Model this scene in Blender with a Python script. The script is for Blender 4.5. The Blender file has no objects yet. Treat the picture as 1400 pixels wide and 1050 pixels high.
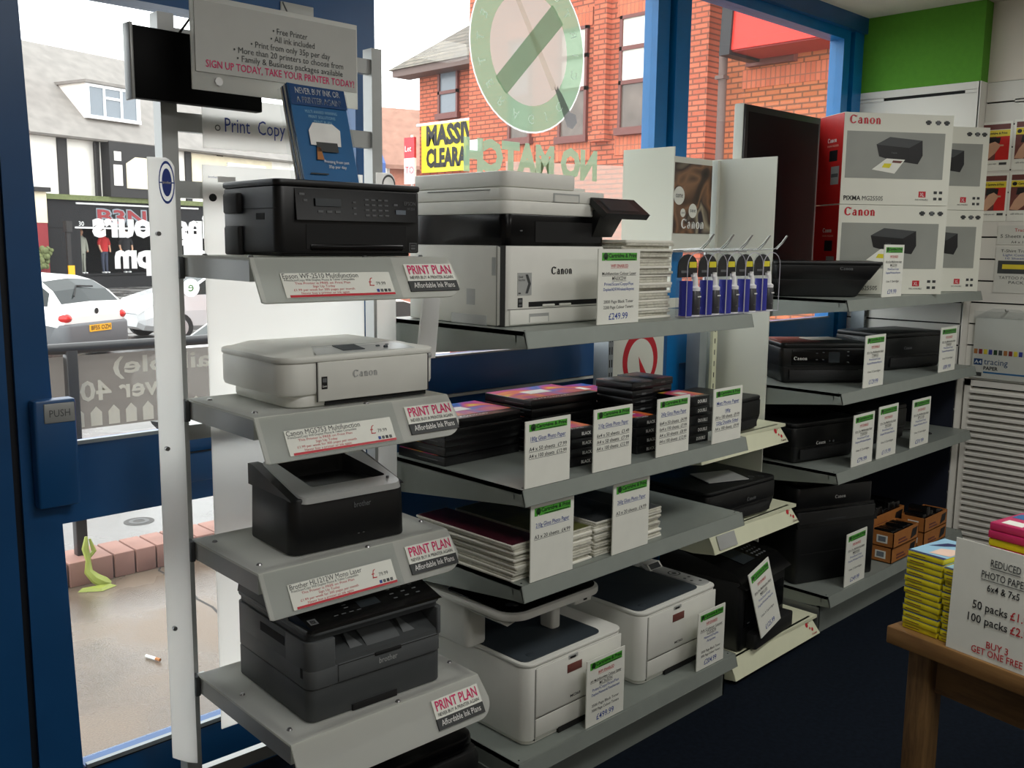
import bpy, bmesh, math, random
from mathutils import Vector, Matrix
random.seed(7)
SC = bpy.context.scene
COL = SC.collection
# ---------------------------------------------------------------- camera
W_YAW, PITCH, ROLL, F_PX = 0.7967, 0.1466, 0.0115, 1312.1
CAM = Vector((-1.782, -1.778, 1.629))
def set_camera():
    a = W_YAW
    def tow(v):
        return Vector((v[0]*math.sin(a)+v[1]*math.cos(a), -v[0]*math.cos(a)+v[1]*math.sin(a), v[2]))
    c, s = math.cos(PITCH), math.sin(PITCH); cr, sr = math.cos(ROLL), math.sin(ROLL)
    X = Vector((1,0,0)); D = Vector((0,-s,-c)); Fw = Vector((0,c,-s))
    right = tow(cr*X - sr*D); down = tow(sr*X + cr*D); fwd = tow(Fw)
    cd = bpy.data.cameras.new('camera'); cd.sensor_width = 36.0; cd.lens = F_PX/1400*36.0
    cd.clip_start = 0.05; cd.clip_end = 300
    co = bpy.data.objects.new('camera', cd); COL.objects.link(co)
    m = Matrix.Identity(4)
    for i, v in enumerate((right, -down, -fwd)):
        for k in range(3): m[k][i] = v[k]
    for k in range(3): m[k][3] = CAM[k]
    co.matrix_world = m
    SC.camera = co
set_camera()
# ---------------------------------------------------------------- world and light
SC.view_settings.view_transform = 'Standard'; SC.view_settings.look = 'None'
SC.view_settings.gamma = 1.0; SC.view_settings.use_curve_mapping = False
SC.view_settings.exposure = 0.5
wd = bpy.data.worlds.new('overcast'); SC.world = wd; wd.use_nodes = True
nt = wd.node_tree; nt.nodes.clear()
o_ = nt.nodes.new('ShaderNodeOutputWorld'); b_ = nt.nodes.new('ShaderNodeBackground')
tc = nt.nodes.new('ShaderNodeTexCoord'); nz = nt.nodes.new('ShaderNodeTexNoise'); rp = nt.nodes.new('ShaderNodeValToRGB')
nz.inputs['Scale'].default_value = 2.2; nz.inputs['Detail'].default_value = 3
rp.color_ramp.elements[0].position = .3; rp.color_ramp.elements[0].color = (.90,.93,.97,1)
rp.color_ramp.elements[1].position = .7; rp.color_ramp.elements[1].color = (1,1,1,1)
nt.links.new(tc.outputs['Generated'], nz.inputs['Vector']); nt.links.new(nz.outputs['Fac'], rp.inputs['Fac'])
nt.links.new(rp.outputs['Color'], b_.inputs['Color']); b_.inputs['Strength'].default_value = 2.7
nt.links.new(b_.outputs['Background'], o_.inputs['Surface'])
LAMP_POWER = 16.5
for lx, ly in ((1.9,-1.35),(-0.45,-1.55),(1.9,-4.0),(-0.9,-4.0)):
    ld = bpy.data.lights.new('ceiling_panel_light','AREA'); ld.shape='RECTANGLE'; ld.size=1.15; ld.size_y=.55
    ld.energy = LAMP_POWER; ld.color=(1.0,.99,.955)
    lo = bpy.data.objects.new('ceiling_panel_light', ld); lo.location=(lx,ly,2.79); COL.objects.link(lo)
# ---------------------------------------------------------------- materials
def lin(v):
    v = v/255.0
    return v/12.92 if v <= .04045 else ((v+.055)/1.055)**2.4
def rgb(c): return (lin(c[0]), lin(c[1]), lin(c[2]), 1.0)
MATS = {}
def mat(name, col, rough=.5, metal=0.0, var=.05, scale=18.0, spec=.5, bump=0.0, coat=0.0):
    if name in MATS: return MATS[name]
    m = bpy.data.materials.new(name); m.use_nodes = True; n = m.node_tree; L = n.links
    p = n.nodes['Principled BSDF']
    p.inputs['Roughness'].default_value = rough; p.inputs['Metallic'].default_value = metal
    p.inputs['Specular IOR Level'].default_value = spec; p.inputs['Coat Weight'].default_value = coat
    c = rgb(col)
    t = n.nodes.new('ShaderNodeTexCoord'); z = n.nodes.new('ShaderNodeTexNoise'); r = n.nodes.new('ShaderNodeValToRGB')
    z.inputs['Scale'].default_value = scale; z.inputs['Detail'].default_value = 2
    L.new(t.outputs['Object'], z.inputs['Vector']); L.new(z.outputs['Fac'], r.inputs['Fac'])
    r.color_ramp.elements[0].position=.3; r.color_ramp.elements[1].position=.7
    r.color_ramp.elements[0].color = tuple(max(0,x*(1-var)) for x in c[:3])+(1,)
    r.color_ramp.elements[1].color = tuple(min(1,x*(1+var)) for x in c[:3])+(1,)
    L.new(r.outputs['Color'], p.inputs['Base Color'])
    if bump:
        z2 = n.nodes.new('ShaderNodeTexNoise'); z2.inputs['Scale'].default_value=scale*8; bp = n.nodes.new('ShaderNodeBump')
        bp.inputs['Strength'].default_value=bump; bp.inputs['Distance'].default_value=.01
        L.new(t.outputs['Object'], z2.inputs['Vector']); L.new(z2.outputs['Fac'], bp.inputs['Height']); L.new(bp.outputs['Normal'], p.inputs['Normal'])
    MATS[name] = m
    return m
def glass_mat(name, tint, refl=1.0, haze=0.0, hazecol=(230,230,230), trans=.6):
    if name in MATS: return MATS[name]
    m = bpy.data.materials.new(name); m.use_nodes=True; n=m.node_tree; L=n.links; n.nodes.clear()
    o=n.nodes.new('ShaderNodeOutputMaterial'); t=n.nodes.new('ShaderNodeBsdfTransparent'); g=n.nodes.new('ShaderNodeBsdfGlossy')
    f=n.nodes.new('ShaderNodeFresnel'); mx=n.nodes.new('ShaderNodeMixShader'); ml=n.nodes.new('ShaderNodeMath'); ml.operation='MULTIPLY'
    f.inputs['IOR'].default_value=1.45; ml.inputs[1].default_value=refl
    t.inputs['Color'].default_value=rgb(tint); g.inputs['Roughness'].default_value=.02
    L.new(f.outputs[0],ml.inputs[0]); L.new(ml.outputs[0],mx.inputs['Fac']); L.new(t.outputs[0],mx.inputs[1]); L.new(g.outputs[0],mx.inputs[2])
    out = mx
    if haze:
        d=n.nodes.new('ShaderNodeBsdfDiffuse'); d.inputs['Color'].default_value=rgb(hazecol)
        tr=n.nodes.new('ShaderNodeBsdfTranslucent'); tr.inputs['Color'].default_value=rgb(hazecol)
        m3=n.nodes.new('ShaderNodeMixShader'); m3.inputs['Fac'].default_value=trans
        L.new(d.outputs[0],m3.inputs[1]); L.new(tr.outputs[0],m3.inputs[2])
        m2=n.nodes.new('ShaderNodeMixShader'); m2.inputs['Fac'].default_value=haze
        L.new(mx.outputs[0],m2.inputs[1]); L.new(m3.outputs[0],m2.inputs[2]); out=m2
    L.new(out.outputs[0],o.inputs['Surface'])
    MATS[name]=m
    return m
def brick_mat(name, c1, c2, mortar, axes='yz', bw=.225, bh=.075, ms=.008, off=.5, rough=.85):
    if name in MATS: return MATS[name]
    m = bpy.data.materials.new(name); m.use_nodes=True; n=m.node_tree; L=n.links; p=n.nodes['Principled BSDF']
    p.inputs['Roughness'].default_value=rough
    t=n.nodes.new('ShaderNodeTexCoord'); s=n.nodes.new('ShaderNodeSeparateXYZ'); cb=n.nodes.new('ShaderNodeCombineXYZ')
    L.new(t.outputs['Object'],s.inputs[0])
    ix={'x':0,'y':1,'z':2}
    L.new(s.outputs[ix[axes[0]]],cb.inputs[0]); L.new(s.outputs[ix[axes[1]]],cb.inputs[1])
    br=n.nodes.new('ShaderNodeTexBrick'); br.inputs['Scale'].default_value=1.0; br.inputs['Brick Width'].default_value=bw; br.inputs['Row Height'].default_value=bh
    br.inputs['Mortar Size'].default_value=ms; br.inputs['Color1'].default_value=rgb(c1); br.inputs['Color2'].default_value=rgb(c2); br.inputs['Mortar'].default_value=rgb(mortar)
    br.offset=off
    L.new(cb.outputs[0],br.inputs['Vector'])
    z=n.nodes.new('ShaderNodeTexNoise'); z.inputs['Scale'].default_value=1.5; z.inputs['Detail'].default_value=4
    mxx=n.nodes.new('ShaderNodeMixRGB'); mxx.blend_type='MULTIPLY'; mxx.inputs[0].default_value=.22
    L.new(t.outputs['Object'],z.inputs['Vector']); L.new(br.outputs['Color'],mxx.inputs[1]); L.new(z.outputs['Fac'],mxx.inputs[2])
    gm=n.nodes.new('ShaderNodeGamma'); gm.inputs[1].default_value=.9
    L.new(mxx.outputs[0],gm.inputs[0]); L.new(gm.outputs[0],p.inputs['Base Color'])
    MATS[name]=m
    return m
def wood_mat(name,c1,c2,scale,rough=.5):
    m=bpy.data.materials.new(name); m.use_nodes=True; n=m.node_tree; L=n.links; p=n.nodes['Principled BSDF']; p.inputs['Roughness'].default_value=rough
    t=n.nodes.new('ShaderNodeTexCoord'); mp=n.nodes.new('ShaderNodeMapping'); mp.inputs['Scale'].default_value=scale
    z=n.nodes.new('ShaderNodeTexNoise'); z.inputs['Scale'].default_value=1.0; z.inputs['Detail'].default_value=6; z.inputs['Roughness'].default_value=.65
    r=n.nodes.new('ShaderNodeValToRGB'); r.color_ramp.elements[0].position=.32; r.color_ramp.elements[1].position=.62; r.color_ramp.elements[0].color=rgb(c2); r.color_ramp.elements[1].color=rgb(c1)
    L.new(t.outputs['Object'],mp.inputs['Vector']); L.new(mp.outputs['Vector'],z.inputs['Vector']); L.new(z.outputs['Fac'],r.inputs['Fac']); L.new(r.outputs['Color'],p.inputs['Base Color']); MATS[name]=m
wood_mat('wood_top',(150,112,66),(118,84,46),(4,38,38)); wood_mat('wood_leg',(140,106,64),(84,60,36),(38,38,4),.6); wood_mat('wood_rail',(126,94,56),(84,60,36),(5,40,40),.6)
def colour_swirl(name, cols, scale=6.0, rough=.3, distort=1.5):
    """glossy printed artwork: soft multi-coloured bands"""
    if name in MATS: return MATS[name]
    m=bpy.data.materials.new(name); m.use_nodes=True; n=m.node_tree; L=n.links; p=n.nodes['Principled BSDF']
    p.inputs['Roughness'].default_value=rough
    t=n.nodes.new('ShaderNodeTexCoord'); z=n.nodes.new('ShaderNodeTexNoise'); z.inputs['Scale'].default_value=scale; z.inputs['Detail'].default_value=1; z.inputs['Distortion'].default_value=distort
    r=n.nodes.new('ShaderNodeValToRGB')
    el=r.color_ramp.elements
    el[0].position=.25; el[0].color=rgb(cols[0]); el[1].position=.75; el[1].color=rgb(cols[-1])
    for i,c in enumerate(cols[1:-1]):
        e=el.new(.25+.5*(i+1)/(len(cols)-1)); e.color=rgb(c)
    L.new(t.outputs['Object'],z.inputs['Vector']); L.new(z.outputs['Fac'],r.inputs['Fac']); L.new(r.outputs['Color'],p.inputs['Base Color'])
    MATS[name]=m
    return m
M_ = lambda *a, **k: mat(*a, **k)
M_('white_card',(236,237,227),.6,var=.02); M_('black_ink',(22,22,24),.6); M_('blue_ink',(38,66,150),.6); M_('red_ink',(190,38,48),.6)
M_('pink_ink',(214,34,104),.6); M_('grey_ink',(95,97,98),.6); M_('dark_ink',(58,60,60),.6); M_('white_ink',(240,240,236),.5)
M_('card_green',(82,170,58),.5); M_('card_dark_green',(22,60,22),.5)
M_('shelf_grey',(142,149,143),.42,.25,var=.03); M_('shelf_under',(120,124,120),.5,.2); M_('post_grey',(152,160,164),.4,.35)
M_('slot_black',(10,10,10),.8)
M_('printer_black',(15,16,17),.42,var=.04); M_('printer_gloss',(10,10,11),.22,var=.02,spec=.25); M_('printer_matt',(24,25,26),.6,var=.05,bump=.05)
M_('printer_grey',(86,89,90),.5,var=.03); M_('printer_grey_dark',(66,69,70),.5,var=.03); M_('printer_white',(226,226,218),.45,var=.015); M_('printer_white_b',(214,214,206),.5,var=.015)
M_('printer_silver',(176,178,176),.35,.2,var=.02); M_('tray_dark',(52,60,66),.55,var=.03); M_('seam',(60,60,58),.7)
M_('lcd',(36,42,46),.35); M_('screw',(150,150,150),.3,.8); M_('chrome',(190,190,190),.25,.9)
M_('acrylic_frost',(196,198,194),.35,var=.03,scale=5); M_('white_plastic',(238,238,236),.4,var=.02,scale=4)
M_('blue_paint',(28,84,138),.35,var=.06,scale=6); M_('blue_paint_lit',(4,112,178),.35,var=.04); M_('blue_gasket',(14,20,30),.6)  # brighter copy is the same frame blue with daylight painted in
M_('white_wall',(226,218,206),.8,var=.03,scale=3); M_('ceiling_white',(222,214,200),.9,var=.02); M_('green_wall',(84,150,36),.8,var=.04,scale=40,bump=.15)
M_('slat_white',(222,220,212),.5,var=.02,scale=4); M_('carpet',(15,22,32),.95,var=.25,scale=60,spec=.1)
M_('cream_metal',(228,230,200),.45,var=.02); M_('panel_white',(226,228,216),.5,var=.02,scale=3)
M_('yellow_pack',(226,210,32),.5,var=.1,scale=25); M_('navy_pack',(28,34,88),.4); M_('pale_blue',(150,196,220),.35); M_('pale_peach',(238,206,186),.4)
M_('orange_card',(176,112,54),.6,var=.06); M_('bag_black',(12,12,13),.25,var=.1)
M_('pack_black',(16,16,18),.3,var=.05); M_('paper_white',(232,230,218),.7,var=.03,scale=30); M_('paper_edge',(198,196,182),.8,var=.12,scale=90)
M_('tv_black',(9,9,10),.55,var=.02,spec=.12); M_('tv_bezel',(22,22,23),.3)
M_('box_white',(226,227,214),.45,var=.02,scale=4); M_('box_red',(202,34,32),.45,var=.05); M_('box_grey',(150,153,146),.4,var=.08,scale=4); M_('logo_red',(196,26,44),.4)
MATS['window_glass']=None; del MATS['window_glass']
glass_mat('window_glass',(250,252,251),.08,.01,(245,245,245)); glass_mat('clear_plastic',(250,251,251),.08,.012); glass_mat('car_glass',(90,100,100),1.2,.35,(120,130,130))
glass_mat('backlit_panel',(238,238,236),.3,.85,(253,252,249),.72); glass_mat('sticker_white',(255,255,255),.0,.92,(254,254,254),.75); glass_mat('sticker_green',(205,218,203),.0,.78,(160,190,162),.65); glass_mat('sticker_grey',(245,240,235),.0,.86,(216,208,200),.55)
glass_mat('sticker_dark',(170,168,168),0,.8,(140,140,142),.6); glass_mat('sticker_pale',(250,245,240),0,.45,(244,238,228)); glass_mat('banner_film',(225,220,214),0,.95,(112,106,100),.45); glass_mat('banner_text',(240,236,230),0,.95,(226,222,208),.4)
# ---------------------------------------------------------------- mesh builder
TXT = {}
def text_geo(s, bold):
    k=(s,bold)
    if k in TXT: return TXT[k]
    cu=bpy.data.curves.new('t','FONT'); cu.body=s; cu.size=1.0; cu.resolution_u=2; cu.offset=bold; cu.fill_mode='FRONT'
    ob=bpy.data.objects.new('t',cu); me=bpy.data.meshes.new_from_object(ob)
    vs=[(v.co.x,v.co.y) for v in me.vertices]; fs=[tuple(p.vertices) for p in me.polygons]
    bpy.data.objects.remove(ob); bpy.data.curves.remove(cu); bpy.data.meshes.remove(me)
    xs=[v[0] for v in vs] or [0,0]
    TXT[k]=(vs,fs,min(xs),max(xs)); return TXT[k]
class MB:
    def __init__(self): self.v=[]; self.f=[]; self.m=[]; self.names=[]
    def mi(self,m):
        if m not in self.names: self.names.append(m)
        return self.names.index(m)
    def add(self,vs,fs,m):
        o=len(self.v); self.v+= [tuple(x) for x in vs]; i=self.mi(m)
        for f in fs: self.f.append(tuple(o+k for k in f)); self.m.append(i)
    def bx(self,x0,x1,y0,y1,z0,z1,m):
        self.add([(x0,y0,z0),(x1,y0,z0),(x1,y1,z0),(x0,y1,z0),(x0,y0,z1),(x1,y0,z1),(x1,y1,z1),(x0,y1,z1)],
                 [(0,3,2,1),(4,5,6,7),(0,1,5,4),(1,2,6,5),(2,3,7,6),(3,0,4,7)],m)
    def hexa(self,b,t,m):
        """b,t: four corners of bottom and top ring (counter-clockwise from above)"""
        self.add(list(b)+list(t),[(0,3,2,1),(4,5,6,7),(0,1,5,4),(1,2,6,5),(2,3,7,6),(3,0,4,7)],m)
    def quad(self,pts,m): self.add(pts,[tuple(range(len(pts)))],m)
    def prism(self,poly,axis,a0,a1,m):
        n=len(poly)
        def P(p,a):
            if axis=='x': return (a,p[0],p[1])
            if axis=='y': return (p[0],a,p[1])
            return (p[0],p[1],a)
        vs=[P(p,a0) for p in poly]+[P(p,a1) for p in poly]
        fs=[tuple(range(n))[::-1],tuple(range(n,2*n))]+[(i,(i+1)%n,n+(i+1)%n,n+i) for i in range(n)]
        self.add(vs,fs,m)
    def loft(self,rings,m,cap=True,closed=True):
        n=len(rings[0]); vs=[p for r in rings for p in r]; fs=[]
        for i in range(len(rings)-1):
            for k in range(n if closed else n-1):
                a=i*n+k; b=i*n+(k+1)%n; fs.append((a,b,b+n,a+n))
        if cap: fs.append(tuple(range(n))[::-1]); fs.append(tuple(range((len(rings)-1)*n,len(rings)*n)))
        self.add(vs,fs,m)
    def rr(self,x0,x1,y0,y1,z0,z1,m,r=.02,e=.005,seg=4,top=None,rs=None):
        """box with rounded vertical corners and softened edges; top=(x0,x1,y0,y1) tapers it"""
        R=rs or (r,r,r,r)
        def ring(x0,x1,y0,y1,ins,z):
            x0+=ins;x1-=ins;y0+=ins;y1-=ins; out=[]
            for (cx,cy,a0,rad) in ((x0,y0,180,R[0]),(x1,y0,270,R[1]),(x1,y1,0,R[2]),(x0,y1,90,R[3])):
                rad=max(rad-ins,.0008); sx=1 if cx==x0 else -1; sy=1 if cy==y0 else -1
                for k in range(seg+1):
                    a=math.radians(a0+90*k/seg); out.append((cx+sx*rad+rad*math.cos(a),cy+sy*rad+rad*math.sin(a),z))
            return out
        t=top or (x0,x1,y0,y1); h=z1-z0
        def lerp(f): return tuple(a+(b-a)*f for a,b in zip((x0,x1,y0,y1),t))
        e=min(e,h*.3)
        rings=[ring(*lerp(0),e,z0),ring(*lerp(e*.3/h),e*.3,z0+e*.3),ring(*lerp(e/h),0,z0+e),ring(*lerp(1-e/h),0,z1-e),ring(*lerp(1-e*.3/h),e*.3,z1-e*.3),ring(*lerp(1),e,z1)]
        self.loft(rings,m)
    def cyl(self,p0,p1,r,m,seg=12,r2=None,cap=True):
        p0=Vector(p0);p1=Vector(p1);d=(p1-p0); 
        if d.length<1e-9: return
        d.normalize(); a=Vector((0,0,1)) if abs(d.z)<.9 else Vector((1,0,0)); u=d.cross(a).normalized(); w=d.cross(u)
        r2=r if r2 is None else r2
        R=[[tuple(p+(u*math.cos(2*math.pi*k/seg)+w*math.sin(2*math.pi*k/seg))*q) for k in range(seg)] for p,q in ((p0,r),(p1,r2))]
        self.loft(R,m,cap)
    def tube(self,pts,r,m,seg=8):
        pts=[Vector(p) for p in pts]; rings=[]
        u=None
        for i,p in enumerate(pts):
            d=(pts[min(i+1,len(pts)-1)]-pts[max(i-1,0)]).normalized()
            if u is None:
                a=Vector((0,0,1)) if abs(d.z)<.9 else Vector((1,0,0)); u=d.cross(a).normalized()
            else: u=(u-d*u.dot(d)).normalized()
            w=d.cross(u); rad=r[i] if isinstance(r,(list,tuple)) else r
            rings.append([tuple(p+(u*math.cos(2*math.pi*k/seg)+w*math.sin(2*math.pi*k/seg))*rad) for k in range(seg)])
        self.loft(rings,m)
    def lathe(self,prof,m,c=(0,0,0),seg=16):
        rings=[[(c[0]+r*math.cos(2*math.pi*k/seg),c[1]+r*math.sin(2*math.pi*k/seg),c[2]+z) for k in range(seg)] for r,z in prof]
        self.loft(rings,m)
    def ell(self,c,ra,m,seg=14,rin=None,nrm='y',a0=0,a1=360,rz=None):
        """flat disc or ring in the xz ('y') or yz ('x') or xy ('z') plane"""
        def P(a,r,rr):
            x=r*math.cos(a); y=rr*math.sin(a)
            if nrm=='y': return (c[0]+x,c[1],c[2]+y)
            if nrm=='x': return (c[0],c[1]+x,c[2]+y)
            return (c[0]+x,c[1]+y,c[2])
        rz=ra if rz is None else rz
        full=(a1-a0)>=360
        A=[math.radians(a0+(a1-a0)*k/seg) for k in range(seg if full else seg+1)]
        if rin is None: self.add([P(a,ra,rz) for a in A],[tuple(range(len(A)))],m)
        else:
            vs=[P(a,ra,rz) for a in A]+[P(a,rin,rin*rz/ra) for a in A]; n=len(A)
            self.add(vs,[(k,(k+1)%n,n+(k+1)%n,n+k) for k in range(n if full else n-1)],m)
    def sph(self,c,r,m,seg=10,sz=1.0):
        pr=[(max(1e-4,r*math.sin(math.pi*k/6)),-r*sz*math.cos(math.pi*k/6)) for k in range(7)]
        self.lathe(pr,m,c,seg)
    def text(self,s,o,h,m,right=(1,0,0),up=(0,0,1),align='l',bold=0.0,sx=1.0,fit=None):
        """lettering of cap height about .7*h, origin on the base line"""
        vs,fs,x0,x1=text_geo(s,bold); R=Vector(right);U=Vector(up);O=Vector(o)
        if fit: sx=fit/max(1e-6,(x1-x0)*h)
        wd=(x1-x0)*h*sx; off={'l':0,'c':-wd/2,'r':-wd}[align]
        self.add([tuple(O+R*((x-x0)*h*sx+off)+U*(y*h)) for x,y in vs],fs,m)
        return wd
    def logo(self,o,h,m,right=(1,0,0),up=(0,0,1)):
        """wedge-serif five-letter wordmark, x-height h"""
        R=Vector(right);U=Vector(up);O=Vector(o)
        def put(pts,fs,dx): self.add([tuple(O+R*((x+dx)*h)+U*(y*h)) for x,y in pts],fs,m)
        def ring(cx,cy,rx,ry,a0,a1,tk,tn,dx,n=18):
            P=[];F=[]
            for k in range(n+1):
                a=math.radians(a0+(a1-a0)*k/n); t=tn+(tk-tn)*abs(math.cos(a))**1.3
                P.append((cx+rx*math.cos(a),cy+ry*math.sin(a))); P.append((cx+(rx-t)*math.cos(a),cy+(ry-min(t,tn*1.3))*math.sin(a)))
            for k in range(n): F.append((2*k,2*k+2,2*k+3,2*k+1))
            put(P,F,dx)
        ring(.68,.70,.68,.72,42,322,.40,.16,0)                                     # C
        put([(1.16,1.20),(1.22,.88),(1.34,1.42)],[(0,1,2)],0); put([(.9,1.0),(1.2,1.18),(1.16,1.3),(.98,1.36)],[(0,1,2,3)],0)
        def stem(x,w,y0,y1,dx,top=True):
            put([(x,y0),(x+w,y0),(x+w,y1),(x,y1)],[(0,1,2,3)],dx)
            if top: put([(x-.16,y1-.12),(x+w*.5,y1-.2),(x+w,y1+.06),(x+w*.6,y1)],[(0,1,2,3)],dx)
            else: put([(x-.07,y0),(x+w+.07,y0),(x+w,y0+.09),(x,y0+.09)],[(0,1,2,3)],dx)
        d=1.5
        ring(.36,.3,.36,.32,60,360,.28,.14,d); stem(.48,.31,0,.72,d,False); ring(.44,.66,.32,.36,0,165,.30,.17,d)    # a
        d=2.5
        stem(.12,.33,0,.94,d); ring(.5,.6,.38,.42,0,150,.30,.17,d); stem(.59,.32,0,.62,d,False)                    # n
        d=3.62
        ring(.5,.5,.5,.52,0,360,.34,.13,d,26)                                                                       # o
        d=4.72
        stem(.12,.33,0,.94,d); ring(.5,.6,.38,.42,0,150,.30,.17,d); stem(.59,.32,0,.62,d,False)                    # n
    def build(self,name,parent=None,smooth=True,loc=None,rotz=None,ang=38):
        me=bpy.data.meshes.new(name); me.from_pydata(self.v,[],self.f); 
        for n in self.names: me.materials.append(MATS[n])
        me.polygons.foreach_set('material_index',self.m)
        if smooth:
            me.polygons.foreach_set('use_smooth',[True]*len(me.polygons))
            me.set_sharp_from_angle(angle=math.radians(ang))
        me.update()
        o=bpy.data.objects.new(name,me); COL.objects.link(o)
        if parent is not None: o.parent=parent
        if loc is not None: o.location=loc
        if rotz is not None: o.rotation_euler=(0,0,math.radians(rotz))
        return o
def tag(o,label,cat,group=None,kind=None):
    o['label']=label; o['category']=cat
    if group: o['group']=group
    if kind: o['kind']=kind
    return o
def thing(name,label,cat,loc=(0,0,0),rotz=0,group=None,rot=None):
    o=bpy.data.objects.new(name,None); o.empty_display_size=.05; COL.objects.link(o)
    o.location=loc; o.rotation_euler=rot if rot else (0,0,math.radians(rotz))
    return tag(o,label,cat,group)
def struct(o): o['kind']='structure'; return o
def dup(root,loc,label=None,rotz=None,group=None):
    r=root.copy(); COL.objects.link(r); r.location=loc
    if rotz is not None: r.rotation_euler=(0,0,math.radians(rotz))
    if label: r['label']=label
    if group: r['group']=group
    for ch in list(root.children):
        c=ch.copy(); COL.objects.link(c); c.parent=r
        for g in list(ch.children):
            d=g.copy(); COL.objects.link(d); d.parent=c
    return r
ORD=['topmost','second from the top','third from the top','fourth from the top','fifth from the top','sixth from the top','seventh from the top','eighth from the top','ninth from the top','tenth from the top','eleventh from the top','twelfth from the top','thirteenth from the top','fourteenth from the top','fifteenth from the top','sixteenth from the top','seventeenth from the top','eighteenth from the top','nineteenth from the top','twentieth from the top','21st from the top','22nd from the top','23rd from the top','24th from the top','25th from the top','26th from the top','27th from the top','28th from the top']
# ================================================================ SETTING: the shop room
GW = 0.80
def simple(name,boxes,m=None,kind='structure'):
    b=MB()
    for q in boxes: b.bx(*q[:6],q[6] if len(q)>6 else m)
    o=b.build(name)
    if kind: o['kind']=kind
    return o
simple('floor',[(-4,3.5,-6.5,.84,-.05,0)],'carpet')
simple('ceiling',[(-4,3.6,-6.5,.84,2.83,2.9)],'ceiling_white')
simple('wall_left',[(-4.1,-4,-6.5,.84,-.05,2.9)],'white_wall')
simple('wall_back',[(-4.1,3.6,-6.6,-6.5,-.05,2.9)],'white_wall')
simple('wall_front_left',[(-4,-1.32,.74,.86,0,2.83)],'white_wall')
# right wall: green boxed pier, white slat panels with dark slots, recessed slat wall
simple('wall_right',[(3.5,3.6,-6.5,.84,-.05,2.9,'white_wall'),(3.392,3.5,-6.5,.13,2.447,2.83,'white_wall'),(3.398,3.5,-6.5,.13,0,2.447,'slot_black')])
simple('wall_right_pier',[(3.3,3.5,.13,.84,2.44,2.83,'green_wall'),(3.305,3.5,.134,.84,0,2.44,'slot_black')])
b=MB()
zs=[.02]+[1.24+.1105*k for k in range(-10,2)]+[2.40,2.44]
for z0,z1 in zip(zs[:-1],zs[1:]):
    g=.004
    if z1==2.40: b.bx(3.298,3.32,.13,.84,z0+g,2.392,'slat_white'); continue
    if z0==2.40:
        b.bx(3.298,3.32,.13,.84,2.408,2.445,'slat_white'); b.bx(3.298,3.32,.13,.2,2.39,2.41,'slat_white'); b.bx(3.298,3.32,.62,.84,2.39,2.41,'slat_white'); continue
    b.bx(3.298,3.32,.13,.84,z0+g,z1-g,'slat_white')
b.bx(3.298,3.5,.126,.136,.02,2.445,'slat_white')
struct(b.build('trim_1'))
b=MB()
zs=[.95]+[1.24+.1105*k for k in range(-2,11)]+[2.447]
for z0,z1 in zip(zs[:-1],zs[1:]): b.bx(3.38,3.4,-3.6,.124,z0+.004,z1-.004,'slat_white')
b.bx(3.38,3.4,-3.6,-.01,2.335,2.355,'slat_white')
struct(b.build('trim_2'))
b=MB()                                                    # louvred lower panel
b.bx(3.37,3.41,.085,.115,.0,.95,'slat_white'); b.bx(3.37,3.41,-.9,-.87,.0,.95,'slat_white'); b.bx(3.37,3.41,-.9,.115,.92,.95,'slat_white'); b.bx(3.37,3.41,-.9,.115,0,.05,'slat_white')
k=0
z=.06
while z<.91:
    b.hexa([(3.362,-.87,z),(3.395,-.87,z+.012),(3.395,.085,z+.012),(3.362,.085,z)],[(3.362,-.87,z+.012),(3.395,-.87,z+.026),(3.395,.085,z+.026),(3.362,.085,z+.012)],'slat_white'); z+=.033
struct(b.build('wall_right_louvre'))
simple('baseboard_right',[(3.36,3.42,-6.4,-.91,0,.95)],'slat_white')
# window wall
BL='blue_paint'; BB='blue_paint_lit'
simple('wall_window_sill',[(.075,3.1,.80,.84,0,1.09,BL)])
w=bpy.data.objects.new('window_1',None); COL.objects.link(w); w['kind']='structure'
b=MB()
b.bx(.0,.075,.75,.84,0,2.83,BL); b.bx(.075,1.528,.76,.84,2.70,2.83,BL); b.bx(.075,1.528,.755,.84,1.10,1.232,BL)
b.bx(.075,1.528,.75,.77,1.088,1.097,'slat_white'); b.bx(.075,1.528,.752,.77,1.232,1.238,'post_grey')
b.build('window_frame',w)
b=MB(); b.bx(.075,1.528,.797,.803,1.232,2.70,'window_glass'); b.build('window_pane',w)
w=bpy.data.objects.new('window_2',None); COL.objects.link(w); w['kind']='structure'
b=MB()
b.bx(1.528,1.61,.77,.84,0,2.83,BB); b.bx(1.61,1.632,.785,.84,0,2.83,'blue_gasket'); b.bx(1.632,1.732,.75,.84,0,2.83,BB)
b.bx(1.732,3.1,.76,.84,2.70,2.75,BB); b.bx(1.732,3.3,.73,.84,2.75,2.83,BL); b.bx(1.732,3.1,.755,.84,1.10,1.245,BB)
b.bx(1.732,3.1,.752,.77,1.245,1.252,'post_grey')
b.bx(3.1,3.17,.76,.84,0,2.75,BB); b.bx(3.17,3.2,.78,.84,0,2.75,'blue_gasket'); b.bx(3.2,3.298,.75,.84,0,2.75,BB)
b.build('window_frame',w)
b=MB(); b.bx(1.732,3.1,.797,.803,1.245,2.70,'window_glass'); b.build('window_pane',w)
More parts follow.
